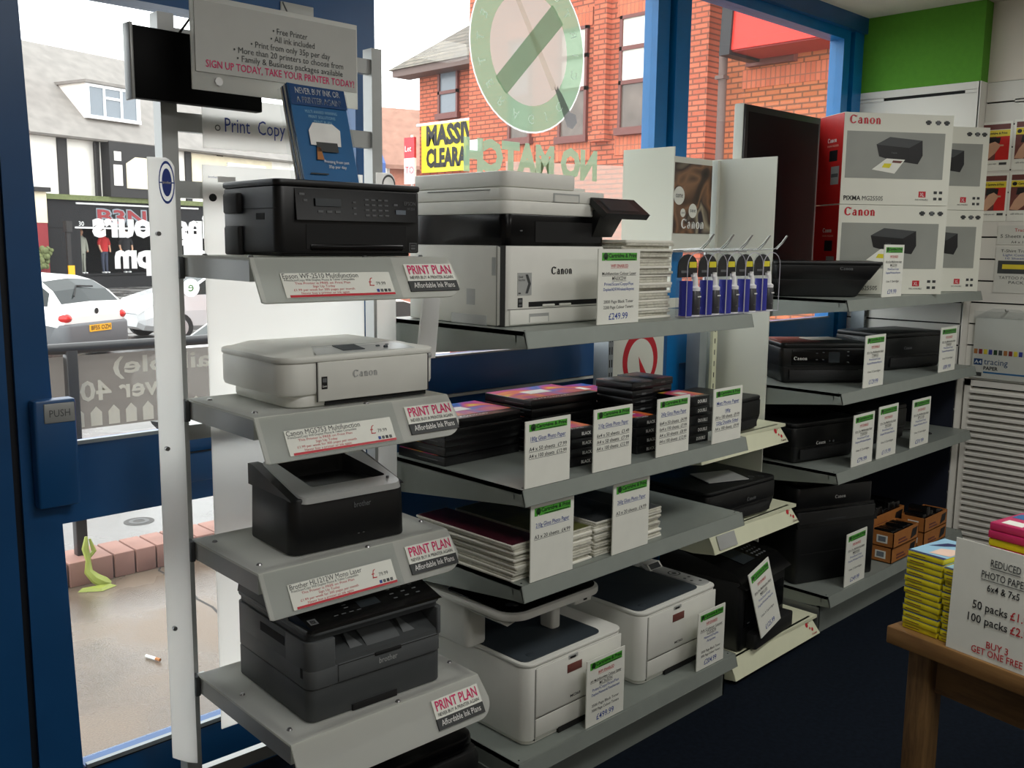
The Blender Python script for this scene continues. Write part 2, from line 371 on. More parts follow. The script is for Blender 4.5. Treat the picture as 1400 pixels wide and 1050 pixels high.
# door
d=bpy.data.objects.new('door_1',None); COL.objects.link(d); d['kind']='structure'
b=MB()
b.bx(-1.32,-1.040,.757,.84,0,2.83,BL); b.bx(-1.040,-1.022,.768,.84,0,2.25,'blue_gasket'); b.bx(-1.32,.0,.745,.84,2.232,2.83,BL)
b.build('door_frame',d)
b=MB()
b.hexa([(-1.022,.755,.01),(-.908,.755,.01),(-.908,.825,.01),(-1.022,.825,.01)],[(-1.022,.755,2.232),(-.962,.755,2.232),(-.962,.825,2.232),(-1.022,.825,2.232)],BL); b.bx(-.93,.0,.765,.825,.89,1.096,BL); b.bx(-.902,.0,.765,.825,.01,.20,BL)
b.bx(-.902,.0,.755,.77,.20,.212,'post_grey'); b.bx(-.93,.0,.755,.768,1.096,1.106,'post_grey'); b.bx(-.902,.0,.757,.768,.195,.2,'slot_black')
b.build('door_leaf',d)
b=MB(); b.bx(-.915,.0,.797,.803,.212,.89,'window_glass'); b.bx(-.965,.0,.797,.803,1.106,2.232,'window_glass'); b.build('door_pane',d)
b=MB(); b.rr(-.995,-.893,.715,.757,.95,1.226,BL,r=.008,e=.006); b.build('lock_case',d)
b=MB(); b.rr(-.62,-.42,.748,.768,.945,1.03,BL,r=.006,e=.004); b.bx(-.615,-.425,.745,.75,1.03,1.034,'blue_gasket'); b.build('letter_plate',d)
b=MB(); b.rr(-.972,-.898,.7125,.7155,1.168,1.217,'printer_silver',r=.003,e=.001)
b.text('PUSH',(-.935,.7120,1.183),.026,'grey_ink',align='c',fit=.05); b.build('push_plate',d)
b=MB(); b.rr(-.26,-.15,.739,.746,2.262,2.302,'acrylic_frost',r=.004,e=.001); b.cyl((-.255,.738,2.30),(-.235,.738,2.265),.002,'grey_ink',6)
tag(b.build('header_label'),'small pale label stuck on the blue beam above the door','label')
# window stickers ----------------------------------------------------------
y=.7955
b=MB(); c=(.806,y,2.327)
b.ell((c[0],y,c[2]),.292,'sticker_green',48,rin=.20); b.ell((c[0],y+.0002,c[2]),.20,'sticker_grey',40); b.ell((c[0],y+.0001,c[2]),.298,'sticker_white',48,rin=.292)
t=math.radians(45); R_=.205; wv=.043
dx,dz=math.cos(t),math.sin(t)
b.quad([(c[0]-dx*R_-dz*wv*.9,y-.0006,c[2]-dz*R_+dx*wv*.9),(c[0]-dx*R_+dz*wv*.9,y-.0006,c[2]-dz*R_-dx*wv*.9),(c[0]+dx*R_+dz*wv,y-.0006,c[2]+dz*R_-dx*wv),(c[0]+dx*R_-dz*wv,y-.0006,c[2]+dz*R_+dx*wv)],'sticker_green')
b.build('round_window_sticker'); o=bpy.data.objects['round_window_sticker']; tag(o,'round pale green window sticker with a crossed-out match','sticker')
b2=MB(); s='ELECTRIC'
def arc_text(b2,s,a0,a1,flip):
    for i,ch in enumerate(s):
        a=math.radians(a0+(a1-a0)*i/(len(s)-1)); r=.247
        P=(c[0]+r*math.cos(a),y-.001,c[2]+r*math.sin(a)); tang=Vector((-math.sin(a),0,math.cos(a)))*flip; rad=Vector((math.cos(a),0,math.sin(a)))
        up=rad*-flip*-1 if flip<0 else rad
        b2.text(ch,tuple(Vector(P)-rad*.017),.05,'sticker_white',right=tuple(tang),up=tuple(rad),align='c')
arc_text(b2,'ELECTRIC',110,-15,1); arc_text(b2,'CIGARETTES',-50,-220,1)
b2.build('sticker_lettering',o)
b2=MB()                                                                        # the match
b2.quad([(.655,y-.0004,2.60),(.675,y-.0004,2.605),(.955,y-.0004,2.205),(.925,y-.0004,2.195)],'sticker_pale')
b2.quad([(.935,y-.0008,2.215),(.95,y-.0008,2.2),(.957,y-.0008,2.217),(.963,y-.0008,2.205),(.983,y-.0008,2.187),(1.03,y-.0008,2.125),(1.06,y-.0008,2.12),(1.07,y-.0008,2.09),(1.045,y-.0008,2.065),(1.015,y-.0008,2.07),(1.0,y-.0008,2.095)],'sticker_dark')
b2.build('match',o)
b=MB(); b.text('NO MATCH',(1.195,y,1.882),.148,'sticker_green',right=(-1,0,0),bold=.06,fit=.71)
tag(b.build('window_lettering'),'pale green lettering NO MATCH on the window glass seen reversed','lettering')
b=MB(); b.quad([(.69,y+.0003,1.92),(1.37,y+.0003,1.945),(1.37,y+.0003,1.60),(.69,y+.0003,1.60)],'sticker_pale')
tag(b.build('window_film'),'faint translucent film across the bottom of the window glass','film')
b=MB(); yy=.7955
b.text('opening hours',(-.30,yy,1.634),.088,'sticker_white',right=(-1,0,0),bold=.05,align='l',fit=.50); tag(b.build('window_lettering'),'white opening hours lettering on the door glass seen reversed','lettering')
b=MB(); b.text('9am - 2pm',(-.40,yy,1.552),.088,'sticker_white',right=(-1,0,0),bold=.05,fit=.345); tag(b.build('window_lettering'),'white 9am - 2pm lettering on the door glass seen reversed','lettering')
b=MB(); b.ell((-.535,yy,1.492),.026,'sticker_white',20); b.text('e',(-.527,yy-.0005,1.482),.04,'card_green',right=(-1,0,0)); tag(b.build('round_sticker'),'small round white sticker with a green e on the door glass','sticker')

# ================================================================ OUTSIDE
def wet_mat(name,col,dark):
    m=bpy.data.materials.new(name); m.use_nodes=True; n=m.node_tree; L=n.links; p=n.nodes['Principled BSDF']
    t=n.nodes.new('ShaderNodeTexCoord'); z=n.nodes.new('ShaderNodeTexNoise'); z.inputs['Scale'].default_value=.9; z.inputs['Detail'].default_value=5
    r=n.nodes.new('ShaderNodeValToRGB'); r.color_ramp.elements[0].position=.44; r.color_ramp.elements[1].position=.56
    r.color_ramp.elements[0].color=rgb(dark); r.color_ramp.elements[1].color=rgb(col)
    r2=n.nodes.new('ShaderNodeValToRGB'); r2.color_ramp.elements[0].position=.44; r2.color_ramp.elements[1].position=.56; r2.color_ramp.elements[0].color=(.08,.08,.08,1); r2.color_ramp.elements[1].color=(.5,.5,.5,1)
    z2=n.nodes.new('ShaderNodeTexNoise'); z2.inputs['Scale'].default_value=140; z2.inputs['Detail'].default_value=5; bp=n.nodes.new('ShaderNodeBump'); bp.inputs['Strength'].default_value=.22; bp.inputs['Distance'].default_value=.01
    mx=n.nodes.new('ShaderNodeMixRGB'); mx.blend_type='OVERLAY'; mx.inputs[0].default_value=.45
    L.new(t.outputs['Object'],z.inputs['Vector']); L.new(t.outputs['Object'],z2.inputs['Vector']); L.new(z.outputs['Fac'],r.inputs['Fac']); L.new(z.outputs['Fac'],r2.inputs['Fac'])
    L.new(r.outputs['Color'],mx.inputs[1]); L.new(z2.outputs['Fac'],mx.inputs[2]); L.new(mx.outputs[0],p.inputs['Base Color']); L.new(r2.outputs['Color'],p.inputs['Roughness'])
    L.new(z2.outputs['Fac'],bp.inputs['Height']); L.new(bp.outputs['Normal'],p.inputs['Normal']); MATS[name]=m
wet_mat('wet_concrete',(128,112,96),(98,86,74)); wet_mat('wet_asphalt',(112,110,108),(96,94,92))
M_('kerb_brick',(146,108,96),.75,var=.12,scale=9); M_('rail_black',(34,33,34),.4); M_('iron',(60,58,56),.7)
b=MB(); b.bx(-12,12,.86,2.76,-.06,0,'wet_concrete')
ck=[(.19,2.74),(.166,2.70),(.172,2.58),(.148,2.44),(.156,2.33),(.128,2.22),(.133,2.08),(.10,1.9)]
for (xa,ya),(xb,yb) in zip(ck[:-1],ck[1:]): b.quad([(xa-.006,ya,.0008),(xa+.006,ya,.0008),(xb+.006,yb,.0008),(xb-.006,yb,.0008)],'iron')
struct(b.build('pavement'))
b=MB(); b.bx(-12,20,2.9,5.2,-.2,-.1,'wet_asphalt'); b.bx(-30,60,5.2,60,-.45,-.35,'wet_asphalt'); struct(b.build('road'))
b=MB()
xk=-3.0
while xk<3.2:
    b.rr(xk,xk+.098,2.74,2.955,0.0,.12,'kerb_brick',r=.004,e=.006,seg=1); xk+=.106
b.bx(-3,3.2,2.76,2.94,0,.11,'iron'); struct(b.build('kerb'))
b=MB(); b.ell((.585,3.92,-.0985),.09,'iron',20,nrm='z'); b.ell((.585,3.92,-.097),.06,'rail_black',16,rin=.035,nrm='z')
tag(b.build('manhole_cover'),'round iron cover set in the grey pavement beyond the brick edging','manhole cover')
b=MB(); b.cyl((-.306,1.767,.008),(-.290,1.716,.008),.006,'white_ink',8); b.cyl((-.290,1.716,.008),(-.283,1.693,.008),.0062,'orange_card',8)
tag(b.build('cigarette_end'),'cigarette end lying on the wet pavement','cigarette end')
b=MB(); M_('litter_green',(150,160,72),.5)
b.tube([(-.172,2.705,.245),(-.18,2.70,.19),(-.170,2.70,.13),(-.175,2.69,.08),(-.15,2.675,.045),(-.115,2.66,.02),(-.09,2.65,.012)],[.007,.017,.012,.02,.026,.028,.012],'litter_green',7); b.tube([(-.17,2.7,.14),(-.14,2.705,.17),(-.155,2.71,.23)],[.008,.012,.005],'litter_green',6)
b.loft([[(-.24,2.66,.002),(-.15,2.60,.002),(-.07,2.63,.002),(-.15,2.68,.002)],[(-.22,2.655,.02),(-.15,2.615,.012),(-.10,2.635,.018),(-.15,2.665,.012)]],'litter_green')
tag(b.build('litter'),'crumpled yellow-green wrapper caught at the foot of the railing post','litter')
# guard railing with banner
g=thing('guard_railing','black steel guard railing with a printed banner on the kerb outside','railing',(0,2.85,.12))
b=MB(); b.cyl((-2.5,0,.995),(2.5,0,.995),.026,'rail_black',12); b.build('top_rail',g)
for px_ in (-1.6,-.146,1.6):
    b=MB(); b.rr(px_-.026,px_+.026,-.026,.026,-.01,.985,'rail_black',r=.006,e=.002); b.build('post',g)
b=MB(); b.quad([(-1.55,.03,.60),(1.55,.03,.60),(1.55,.03,.955),(-1.55,.03,.955)],'banner_film')
for k in range(-10,11):
    x=k*.085-.03; b.quad([(x-.027,.0285,.61),(x+.027,.0285,.61),(x+.027,.0285,.675),(x,.0285,.705),(x-.027,.0285,.675)],'banner_text')
b.text('(available)',(.78,.0285,.855),.115,'banner_text',right=(-1,0,0),bold=.02,fit=.72); b.text('over 40',(.36,.0285,.735),.135,'banner_text',right=(-1,0,0),bold=.02,fit=.46)
b.build('banner',g)
# cars
M_('car_white',(232,232,230),.25,var=.01,coat=.5); M_('car_silver',(206,208,210),.22,.2,var=.01,coat=.6); M_('car_bumper',(92,94,97),.5); M_('tyre',(26,26,27),.8); M_('hub',(186,188,190),.35,.5); M_('lamp_red',(206,34,30),.2); M_('plate_yellow',(240,176,20),.4)
def car(name,label,loc,rotz,paint,length,rear_glass=True,plate=None):
    """body runs along +x from rear (0) to front, width along y"""
    t=thing(name,label,'car',loc,rotz)
    Lh=length
    st=[(0.0,.66,.30,.50,.66,.70,.72),(.03,.74,.22,.55,.78,.80,.82),(.10,.79,.20,.55,.86,.92,.94),(.30,.80,.2,.58,.88,1.12,1.15),(.55,.81,.2,.6,.9,1.27,1.31),(.85,.82,.2,.6,.9,1.34,1.38),(1.5,.82,.2,.6,.9,1.37,1.42),(2.0,.82,.2,.6,.9,1.35,1.40),(2.35,.82,.2,.6,.9,1.22,1.27),(2.75,.81,.2,.6,.9,.98,1.01),(3.05,.79,.2,.58,.86,.89,.92),(3.35,.76,.22,.52,.76,.80,.83),(3.52,.68,.24,.45,.62,.66,.68),(3.6,.55,.3,.42,.55,.57,.58)]
    sc=Lh/3.6
    def ring(s):
        x,wd,zb,z1,zbelt,zr,zc=s; wr=wd*.99 if zr-zbelt<.06 else wd*(1-.22*min(1,(zr-zbelt)/.45))
        half=[(0,zb),(wd*.85,zb),(wd,zb+.1),(wd*1.01,z1),(wd*.96,zbelt),(wr,zr-.03),(wr-.08,zr),(0,zc)]
        return [(x*sc,p[0],p[1]) for p in half]+[(x*sc,-p[0],p[1]) for p in half[-2:0:-1]]
    R=[ring(s) for s in st]; n=len(R[0])
    body=MB(); gl=MB(); bm=MB()
    def offs(p): return p
    for i in range(len(R)-1):
        for k in range(n):
            f=[R[i][k],R[i][(k+1)%n],R[i+1][(k+1)%n],R[i+1][k]]
            kk=k if k<7 else 13-k
            x=(st[i][0]+st[i+1][0])/2
            if kk==4 and .35<x<2.7: gl.quad(f,'car_glass')
            elif kk in(6,) and (.1<x<.7 or 2.0<x<2.75): gl.quad(f,'car_glass')
            elif kk<=2 and x<.55: bm.quad(f,'car_bumper')
            else: body.quad(f,paint)
    bm.rr(-.06,.45,-.80,.80,.20,.60,'car_bumper' if plate else paint,r=.16,e=.05,seg=6); body.quad(R[0][::-1],paint); body.quad(R[-1],paint)
    body.build('body',t,ang=50); gl.build('window',t,ang=60); bm.build('rear_bumper',t,ang=60)
    inn=MB(); inn.bx(.4*sc,2.6*sc,-.6,.6,.3,.88,'tyre')
    for sx in (.7,1.5):
        for sy in (-.35,.35): inn.rr(sx*sc,sx*sc+.16,sy-.2,sy+.2,.88,1.2,'tyre',r=.05,e=.03)
    inn.build('seats',t)
    for wx in (.62*sc,2.95*sc):
        for sy in (-1,1):
            m=MB(); m.cyl((wx,sy*.70,.28),(wx,sy*.825,.28),.28,'tyre',20); w_=m.build('wheel',t)
            m=MB(); m.cyl((wx,sy*.82,.28),(wx,sy*.832,.28),.18,'hub',16)
            for k in range(5):
                a=k*2*math.pi/5; m.bx(wx-.01+.1*math.cos(a),wx+.01+.1*math.cos(a),sy*.833-.002,sy*.833+.002,.27+.1*math.sin(a),.29+.1*math.sin(a),'tyre')
            m.build('hubcap',w_)
    for sy in (-1,1):
        m=MB(); m.sph((.09,sy*.66,.69),.125,'lamp_red',12,.72); m.build('tail_lamp',t)
        m=MB(); m.sph((2.3*sc,sy*.9,.93),.085,paint,10,.7); m.build('door_mirror',t)
    m=MB(); m.tube([(.30,-.3,1.17),(.34,.05,1.19),(.16,.32,1.03)],.014,'tyre',6); m.build('wiper',t)
    m=MB(); m.ell((-.005,0,.78),.05,'tyre',14,nrm='x'); m.build('badge',t)
    if plate:
        m=MB(); m.bx(-.075,-.05,-.26,.26,.45,.56,'plate_yellow'); m.text(plate,(-.077,.235,.475),.1,'black_ink',right=(0,-1,0),fit=.47,bold=.02); m.build('number_plate',t)
    return t
car('parked_car','white hatchback with grey bumper parked tail towards the shop',(4.45,14.55,-.36),math.degrees(math.atan2(.87,-.5)),'car_white',3.6,plate='BF55 OZH')
car('parked_car','silver hatchback facing left behind the white hatchback',(9.75,16.95,-.36),182,'car_silver',3.9)
car('parked_car','pale car close beyond the railing with only its windscreen corner showing',(5.6,7.75,-.36),196,'car_white',3.6)
# ---------------- black and white timbered shop across the road
K=1.6
def fz(z): return 1.629+K*(z-1.629)
FX,FY=-1.782+(5.736+1.782)*K,-1.778+(21.78+1.778)*K
M_('render_white',(238,234,226),.85,var=.05,scale=1.5); M_('timber_black',(38,36,36),.7); M_('roof_slate',(132,127,122),.8,var=.12,scale=2.5); M_('shop_black',(34,34,36),.7,spec=.2); M_('shop_glass',(20,21,23),.9,spec=.05); M_('moss',(104,112,72),.9,var=.2)
M_('upvc',(236,236,236),.4); M_('pane_grey',(120,128,136),.15); M_('cream_render',(226,214,186),.8,var=.08,scale=2); M_('maroon',(138,40,46),.6); M_('brick_red',(168,82,64),.85,var=.15,scale=6); M_('skin',(206,160,130),.6); M_('cloth_grey',(150,152,140),.8); M_('cloth_red',(184,36,38),.8); M_('cloth_black',(30,30,34),.8); M_('cloth_blue',(52,60,150),.8); M_('denim',(60,66,84),.85)
T=thing('timbered_shop','black and white timbered building with dark shopfront across the road','building',(FX,FY,0),16.26)
def S_(s): return s*K
b=MB(); b.bx(S_(.1),S_(9),.15,3,fz(2.5),fz(4.0),'render_white'); b.bx(S_(.1),S_(9),1.45,3,fz(-.1),fz(2.5),'render_white'); b.build('wall',T)
b=MB()
for s0,s1 in ((.95,1.2),(1.95,2.08),(4.75,4.95),(5.9,6.1)): b.bx(S_(s0),S_(s1),.08,.2,fz(2.6),fz(4.0),'timber_black')
b.bx(S_(.1),S_(9),.08,.2,fz(3.93),fz(4.05),'timber_black'); b.build('timber',T)
b=MB(); b.prism([(-.35,fz(4.0)-.05),(4.2,fz(6.05)+.75),(8,fz(4.0)),(-.3,fz(4.0)-.12)],'x',S_(.1),S_(9),'roof_slate'); b.build('roof',T)
b=MB(); b.bx(S_(1.95),S_(3.55),.45,2.6,fz(4.5),fz(5.35),'render_white'); b.bx(S_(1.9),S_(3.6),.3,2.9,fz(5.33),fz(5.4),'roof_slate'); dm=b.build('dormer',T)
b=MB()
for s0,s1 in ((1.97,2.03),(2.42,2.48),(2.92,2.98),(3.4,3.5)): b.bx(S_(s0),S_(s1),.38,.46,fz(4.56),fz(5.31),'upvc')
b.bx(S_(1.95),S_(3.52),.36,.46,fz(4.5),fz(4.58),'upvc'); b.bx(S_(1.95),S_(3.52),.38,.46,fz(5.25),fz(5.32),'upvc'); b.bx(S_(2.45),S_(2.95),.38,.46,fz(5.0),fz(5.06),'upvc')
b.bx(S_(2.0),S_(3.45),.42,.47,fz(4.56),fz(5.3),'pane_grey'); b.build('window',dm)
b=MB(); b.bx(S_(2.15),S_(3.75),-.35,.2,fz(2.62),fz(3.95),'timber_black'); by=b.build('bay',T)
b=MB(); b.bx(S_(2.25),S_(2.5),-.37,-.34,fz(2.9),fz(3.4),'render_white'); b.bx(S_(2.28),S_(2.48),-.37,-.34,fz(3.5),fz(3.72),'render_white')
b.prism([(S_(2.62),fz(2.85)),(S_(3.6),fz(2.85)),(S_(3.6),fz(3.45)),(S_(3.35),fz(3.62)),(S_(2.9),fz(3.62)),(S_(2.62),fz(3.45))],'y',-.37,-.34,'cream_render'); b.build('window',by)
b=MB(); b.bx(S_(4.95),S_(8),.05,.2,fz(3.1),fz(3.9),'cream_render'); b.bx(S_(6.2),S_(7.7),-.02,.1,fz(3.2),fz(3.75),'upvc'); b.bx(S_(6.3),S_(6.6),-.04,0,fz(3.3),fz(3.65),'pane_grey'); b.bx(S_(6.75),S_(7.6),-.04,0,fz(3.3),fz(3.65),'pane_grey'); b.build('upper_window',T)
b=MB(); b.cyl((S_(1.9),-.02,fz(2.6)),(S_(1.9),-.02,fz(3.9)),.06,'timber_black',8); b.build('downpipe',T)
b=MB(); b.bx(S_(.45),S_(9),-.25,.2,fz(2.5),fz(2.62),'moss'); b.build('ledge',T)
b=MB(); b.bx(S_(.5),S_(9),-.12,.15,fz(1.85),fz(2.5),'shop_black'); b.bx(S_(.5),S_(1.35),-.1,.15,fz(-.1),fz(1.85),'shop_black'); b.bx(S_(1.3),S_(9),-.1,.15,fz(-.1),fz(.72),'shop_black')
b.bx(S_(1.35),S_(9),1.2,1.4,fz(.6),fz(1.9),'shop_glass'); b.bx(S_(4.2),S_(4.35),-.1,.15,fz(.7),fz(1.9),'shop_black'); b.bx(S_(1.35),S_(4.2),-.1,1.3,fz(.68),fz(.74),'shop_black')
b.cyl((S_(1.25),-.14,fz(2.43)),(S_(5),-.14,fz(2.43)),.04,'upvc',6); b.bx(S_(1.2),S_(5),-.13,-.1,fz(1.84),fz(1.88),'upvc'); fr=b.build('shopfront',T)
b=MB(); b.text('B3N',(S_(1.8),-.135,fz(1.96)),.80,'pane_grey',fit=S_(1.5),bold=.07); b.text('B3N',(S_(1.8)+.04,-.15,fz(1.97)+.02),.74,'maroon',fit=S_(1.44),bold=.02)
b.text('B',(S_(4.05),-.135,fz(1.96)),.80,'pane_grey',bold=.07); b.text('B',(S_(4.08),-.15,fz(1.97)+.02),.74,'maroon',bold=.02); b.text('30',(S_(1.3),-.14,fz(1.9)),.25,'upvc'); b.build('shop_sign',fr)
b=MB(); b.bx(S_(4.45),S_(5.1),-.16,-.13,fz(1.0),fz(1.75),'upvc'); b.build('window_poster',fr)
b=MB(); b.bx(S_(.62),S_(.72),-.9,-.8,-.35,fz(1.75),'timber_black'); b.bx(S_(.6),S_(.75),-.95,-.75,fz(1.75),fz(2.0),'timber_black'); b.bx(S_(.6),S_(.76),-.95,-.9,fz(.75),fz(.98),'plate_yellow')
tag(b.build('traffic_signal',loc=(FX,FY,0),rotz=16.26),'black signal post with yellow box by the shop door across the road','signal')
Nn=thing('corner_shop','cream and maroon shop with red brick above at the far left','building',(FX,FY,0),16.26)
b=MB(); b.bx(S_(-4),S_(.08),.05,3,fz(-.1),fz(4.2),'brick_red'); b.build('wall',Nn)
b=MB(); b.bx(S_(-.28),S_(.07),.5,1.6,fz(4.2),fz(6.6),'brick_red'); b.bx(S_(-.34),S_(.09),.4,1.7,fz(6.35),fz(6.5),'brick_red'); b.cyl((S_(-.1),.9,fz(6.6)),(S_(-.1),.9,fz(6.95)),.16,'brick_red',10)
b.build('chimney',Nn)
b=MB(); b.bx(S_(-4),S_(.42),-.3,.1,fz(1.95),fz(2.65),'cream_render'); b.bx(S_(-4),S_(.48),-.45,.12,fz(2.65),fz(2.75),'timber_black'); b.bx(S_(-4),S_(.42),-.28,.1,fz(-.1),fz(1.95),'maroon'); b.build('shopfront',Nn)
b=MB()
for k in range(40): b.sph((S_(.2)+random.uniform(-.25,.25),-.5+random.uniform(-.1,.1),fz(1.2)+random.uniform(-.4,.3)),random.uniform(.06,.13),'moss',6)
tag(b.build('hanging_plant',loc=(FX,FY,0),rotz=16.26),'green planted basket on the maroon shopfront','plant',kind='stuff')
def mannequin(s,label,top,leg,hood):
    t=thing('mannequin',label,'mannequin',(FX+S_(s)*.96-.28*.55,FY+S_(s)*.28+.96*.55,fz(.74)+.01),16.26+random.uniform(-20,20))
    b=MB()
    for sx in (-.09,.09): b.tube([(sx,0,.0),(sx,-.02,.08),(sx*1.05,0,.45),(sx,0,.84)],[.035,.045,.06,.085],leg,8); b.rr(sx-.04,sx+.04,-.16,.05,0,.06,'upvc',r=.03,e=.02)
    b.loft([[(.17*math.cos(a)*q,.11*math.sin(a)*q,z) for a in [k*math.pi/6 for k in range(12)]] for z,q in ((.78,.95),(.9,1.02),(.95,1.0))],leg); b.build('trousers',t)
    b=MB()
    b.loft([[(.19*math.cos(a)*q,.125*math.sin(a)*q,z) for a in [k*math.pi/6 for k in range(12)]] for z,q in ((.86,1.0),(1.0,.95),(1.2,1.06),(1.34,1.1),(1.42,.75),(1.46,.38))],top)
    for sx in (-1,1): b.tube([(sx*.17,0,1.38),(sx*.25,.01,1.25),(sx*.27,-.01,1.12)] + ([(sx*.25,-.06,.92),(sx*.24,-.08,.86)] if hood else []),[.07,.065,.06]+([.05,.042] if hood else []),top,8)
    if hood: b.sph((0,.05,1.44),.12,top,8,.7)
    b.build('top',t)
    b=MB()
    for sx in (-1,1): b.tube([(sx*.265,-.01,1.13),(sx*.26,-.05,.98),(sx*.22,-.1,.84)],[.042,.036,.03],'skin',8)
    b.lathe([(.055,1.42),(.05,1.52),(.045,1.54)],'skin'); b.sph((0,0,1.62),.085,'skin',10,1.25); b.build('body',t)
mannequin(1.66,'mannequin in a grey hooded top and grey trousers, left in the shop window','cloth_grey','cloth_grey',True)
mannequin(2.30,'mannequin in a red T-shirt and dark jeans in the shop window','cloth_red','denim',False)
mannequin(2.95,'mannequin in a black T-shirt with blue bag in the shop window','cloth_black','cloth_black',False)
# ---------------- orange brick building on the right
brick_mat('brick_orange',(204,104,74),(184,86,60),(120,66,50),'yz',ms=.012); brick_mat('brick_soldier',(216,112,78),(200,96,66),(150,90,70),'yz',bw=.075,bh=.26,off=0.0)
brick_mat('brick_shade',(208,114,72),(188,98,58),(124,74,52),'yz',ms=.012); M_('frame_maroon',(110,60,54),.5); M_('curtain',(232,230,220),.8,var=.06,scale=8); M_('pane_dark',(104,92,84),.15,var=.25,scale=3); M_('gutter',(104,84,78),.6); M_('sign_red',(222,44,30),.4,var=.02); M_('sign_dark',(24,20,24),.5); M_('sign_under_shade',(140,30,28),.5)
B=thing('brick_building','large orange brick building with sash windows seen through the window','building')
b=MB(); b.bx(10,14,6.39,11.45,-.35,9,'brick_orange'); b.bx(10.3,14,1.5,6.39,-.35,9,'brick_shade'); b.bx(9.88,10.02,8.18,8.43,3.3,9,'brick_orange'); b.bx(9.84,10.02,8.14,8.47,3.2,3.34,'brick_orange'); b.build('wall',B)
b=MB(); b.bx(10.6,14,11.4,13.6,-.35,5.06,'brick_orange'); b.build('side_wing',B)
brick_mat('roof_tile',(122,114,100),(100,94,84),(66,62,56),'yz',bw=.3,bh=.10,ms=.012)
b=MB(); b.loft([[(10.15,14.05,4.95),(10.15,11.5,4.95),(14,11.5,4.95),(14,14.05,4.95)],[(11.6,12.7,6.05),(11.6,11.5,6.05),(12.6,11.5,6.05),(12.6,12.7,6.05)]],'roof_tile'); b.bx(10.2,10.62,11.5,13.95,4.82,4.95,'gutter'); b.build('roof',B)
def sash(y0,y1,z0,z1,x,split,cur=True):
    f=MB(); w=.05
    f.bx(x-.05,x+.1,y0,y0+w,z0,z1,'frame_maroon'); f.bx(x-.05,x+.1,y1-w,y1,z0,z1,'frame_maroon'); f.bx(x-.05,x+.1,y0,y1,z1-w,z1,'frame_maroon'); f.bx(x-.09,x+.1,y0-.04,y1+.04,z0-.06,z0+w,'frame_maroon')
    for s in split: f.bx(x-.05,x+.1,y0,y1,s-.03,s+.03,'frame_maroon')
    o=f.build('window',B); p=MB()
    zm=split[-1] if False else split[0]
    p.bx(x-.02,x-.015,y0+w,y1-w,z0+w,zm,'pane_dark'); p.bx(x-.02,x-.015,y0+w,y1-w,zm,z1-w,'curtain' if cur else 'pane_grey'); p.build('pane',o)
sash(7.385,7.97,3.33,5.03,9.99,[4.05,4.55]); sash(8.62,9.23,3.28,5.0,9.99,[4.05,4.55]); sash(9.87,10.4,3.33,5.0,9.99,[4.05,4.55],False); sash(5.2,5.86,4.14,5.2,10.29,[4.18],True)
sash(12.40,12.98,4.02,4.9,10.59,[4.03,4.46],False)
b=MB()
for y0,y1,z in ((7.3,8.05,5.03),(8.55,9.3,5.0),(9.8,10.5,5.0),(7.3,8.05,2.98),(8.55,9.3,2.95),(9.8,10.5,2.98)): b.bx(9.985,10.01,y0,y1,z,z+.27,'brick_soldier')
b.bx(10.285,10.31,3.5,6.0,3.80,4.05,'brick_soldier'); b.build('soldier_course',B)
b=MB(); b.cyl((9.95,6.1,-.3),(9.95,6.1,4.3),.06,'gutter',10); b.bx(9.86,10.0,6.03,6.17,3.9,3.95,'gutter'); b.bx(9.86,10.0,6.03,6.17,2.6,2.65,'gutter'); b.build('downpipe',B)
b=MB(); b.rr(9.9,9.998,11.1,11.32,3.22,3.42,'upvc',r=.01,e=.005); tag(b.build('alarm_box'),'small white alarm box on the orange brick wall','alarm box')
sg=thing('fascia_sign','bright red shop fascia sign with dark end cap on the brick building','sign')
b=MB(); b.prism([(9.4,4.16),(9.55,6.2),(9.62,6.2),(9.47,4.16)],'y',2.6,5.62,'sign_red'); b.build('face',sg)
b=MB(); b.bx(9.43,10.1,2.6,5.62,4.14,4.17,'sign_under_shade'); b.build('soffit',sg)  # soffit red is darkened to paint the shade under the sign
b=MB(); b.prism([(9.36,4.1),(9.5,6.2),(10.1,6.2),(10.1,4.1)],'y',5.62,5.78,'sign_dark'); b.build('end_cap',sg)
M_('banner_yellow',(246,226,40),.5,var=.03); 
bn=thing('sale_banner','yellow sale banner with black lettering on the brick wall','banner')
b=MB(); b.bx(10.53,10.56,11.46,13.46,2.97,3.88,'banner_yellow'); b.cyl((10.54,11.46,3.90),(10.54,13.6,3.90),.03,'upvc',8); b.build('cloth',bn)
b=MB(); b.text('MASSIV',(10.52,13.3,3.5),.50,'black_ink',right=(0,-1,0),bold=.05,fit=1.42); b.text('CLEARAN',(10.52,13.3,3.08),.47,'black_ink',right=(0,-1,0),bold=.05,fit=1.42); b.build('lettering',bn)
b=MB(); b.bx(10.3,10.35,13.4,13.72,2.75,3.25,'upvc'); b.bx(10.3,10.35,13.4,13.72,3.25,3.65,'logo_red'); b.cyl((10.38,13.56,-.3),(10.38,13.56,3.7),.03,'upvc',8); b.text('Let',(10.29,13.68,3.38),.16,'white_ink',right=(0,-1,0)); b.text('TO',(10.29,13.68,2.95),.2,'logo_red',right=(0,-1,0))
tag(b.build('agent_board'),'red and white board on a post left of the yellow banner','sign')
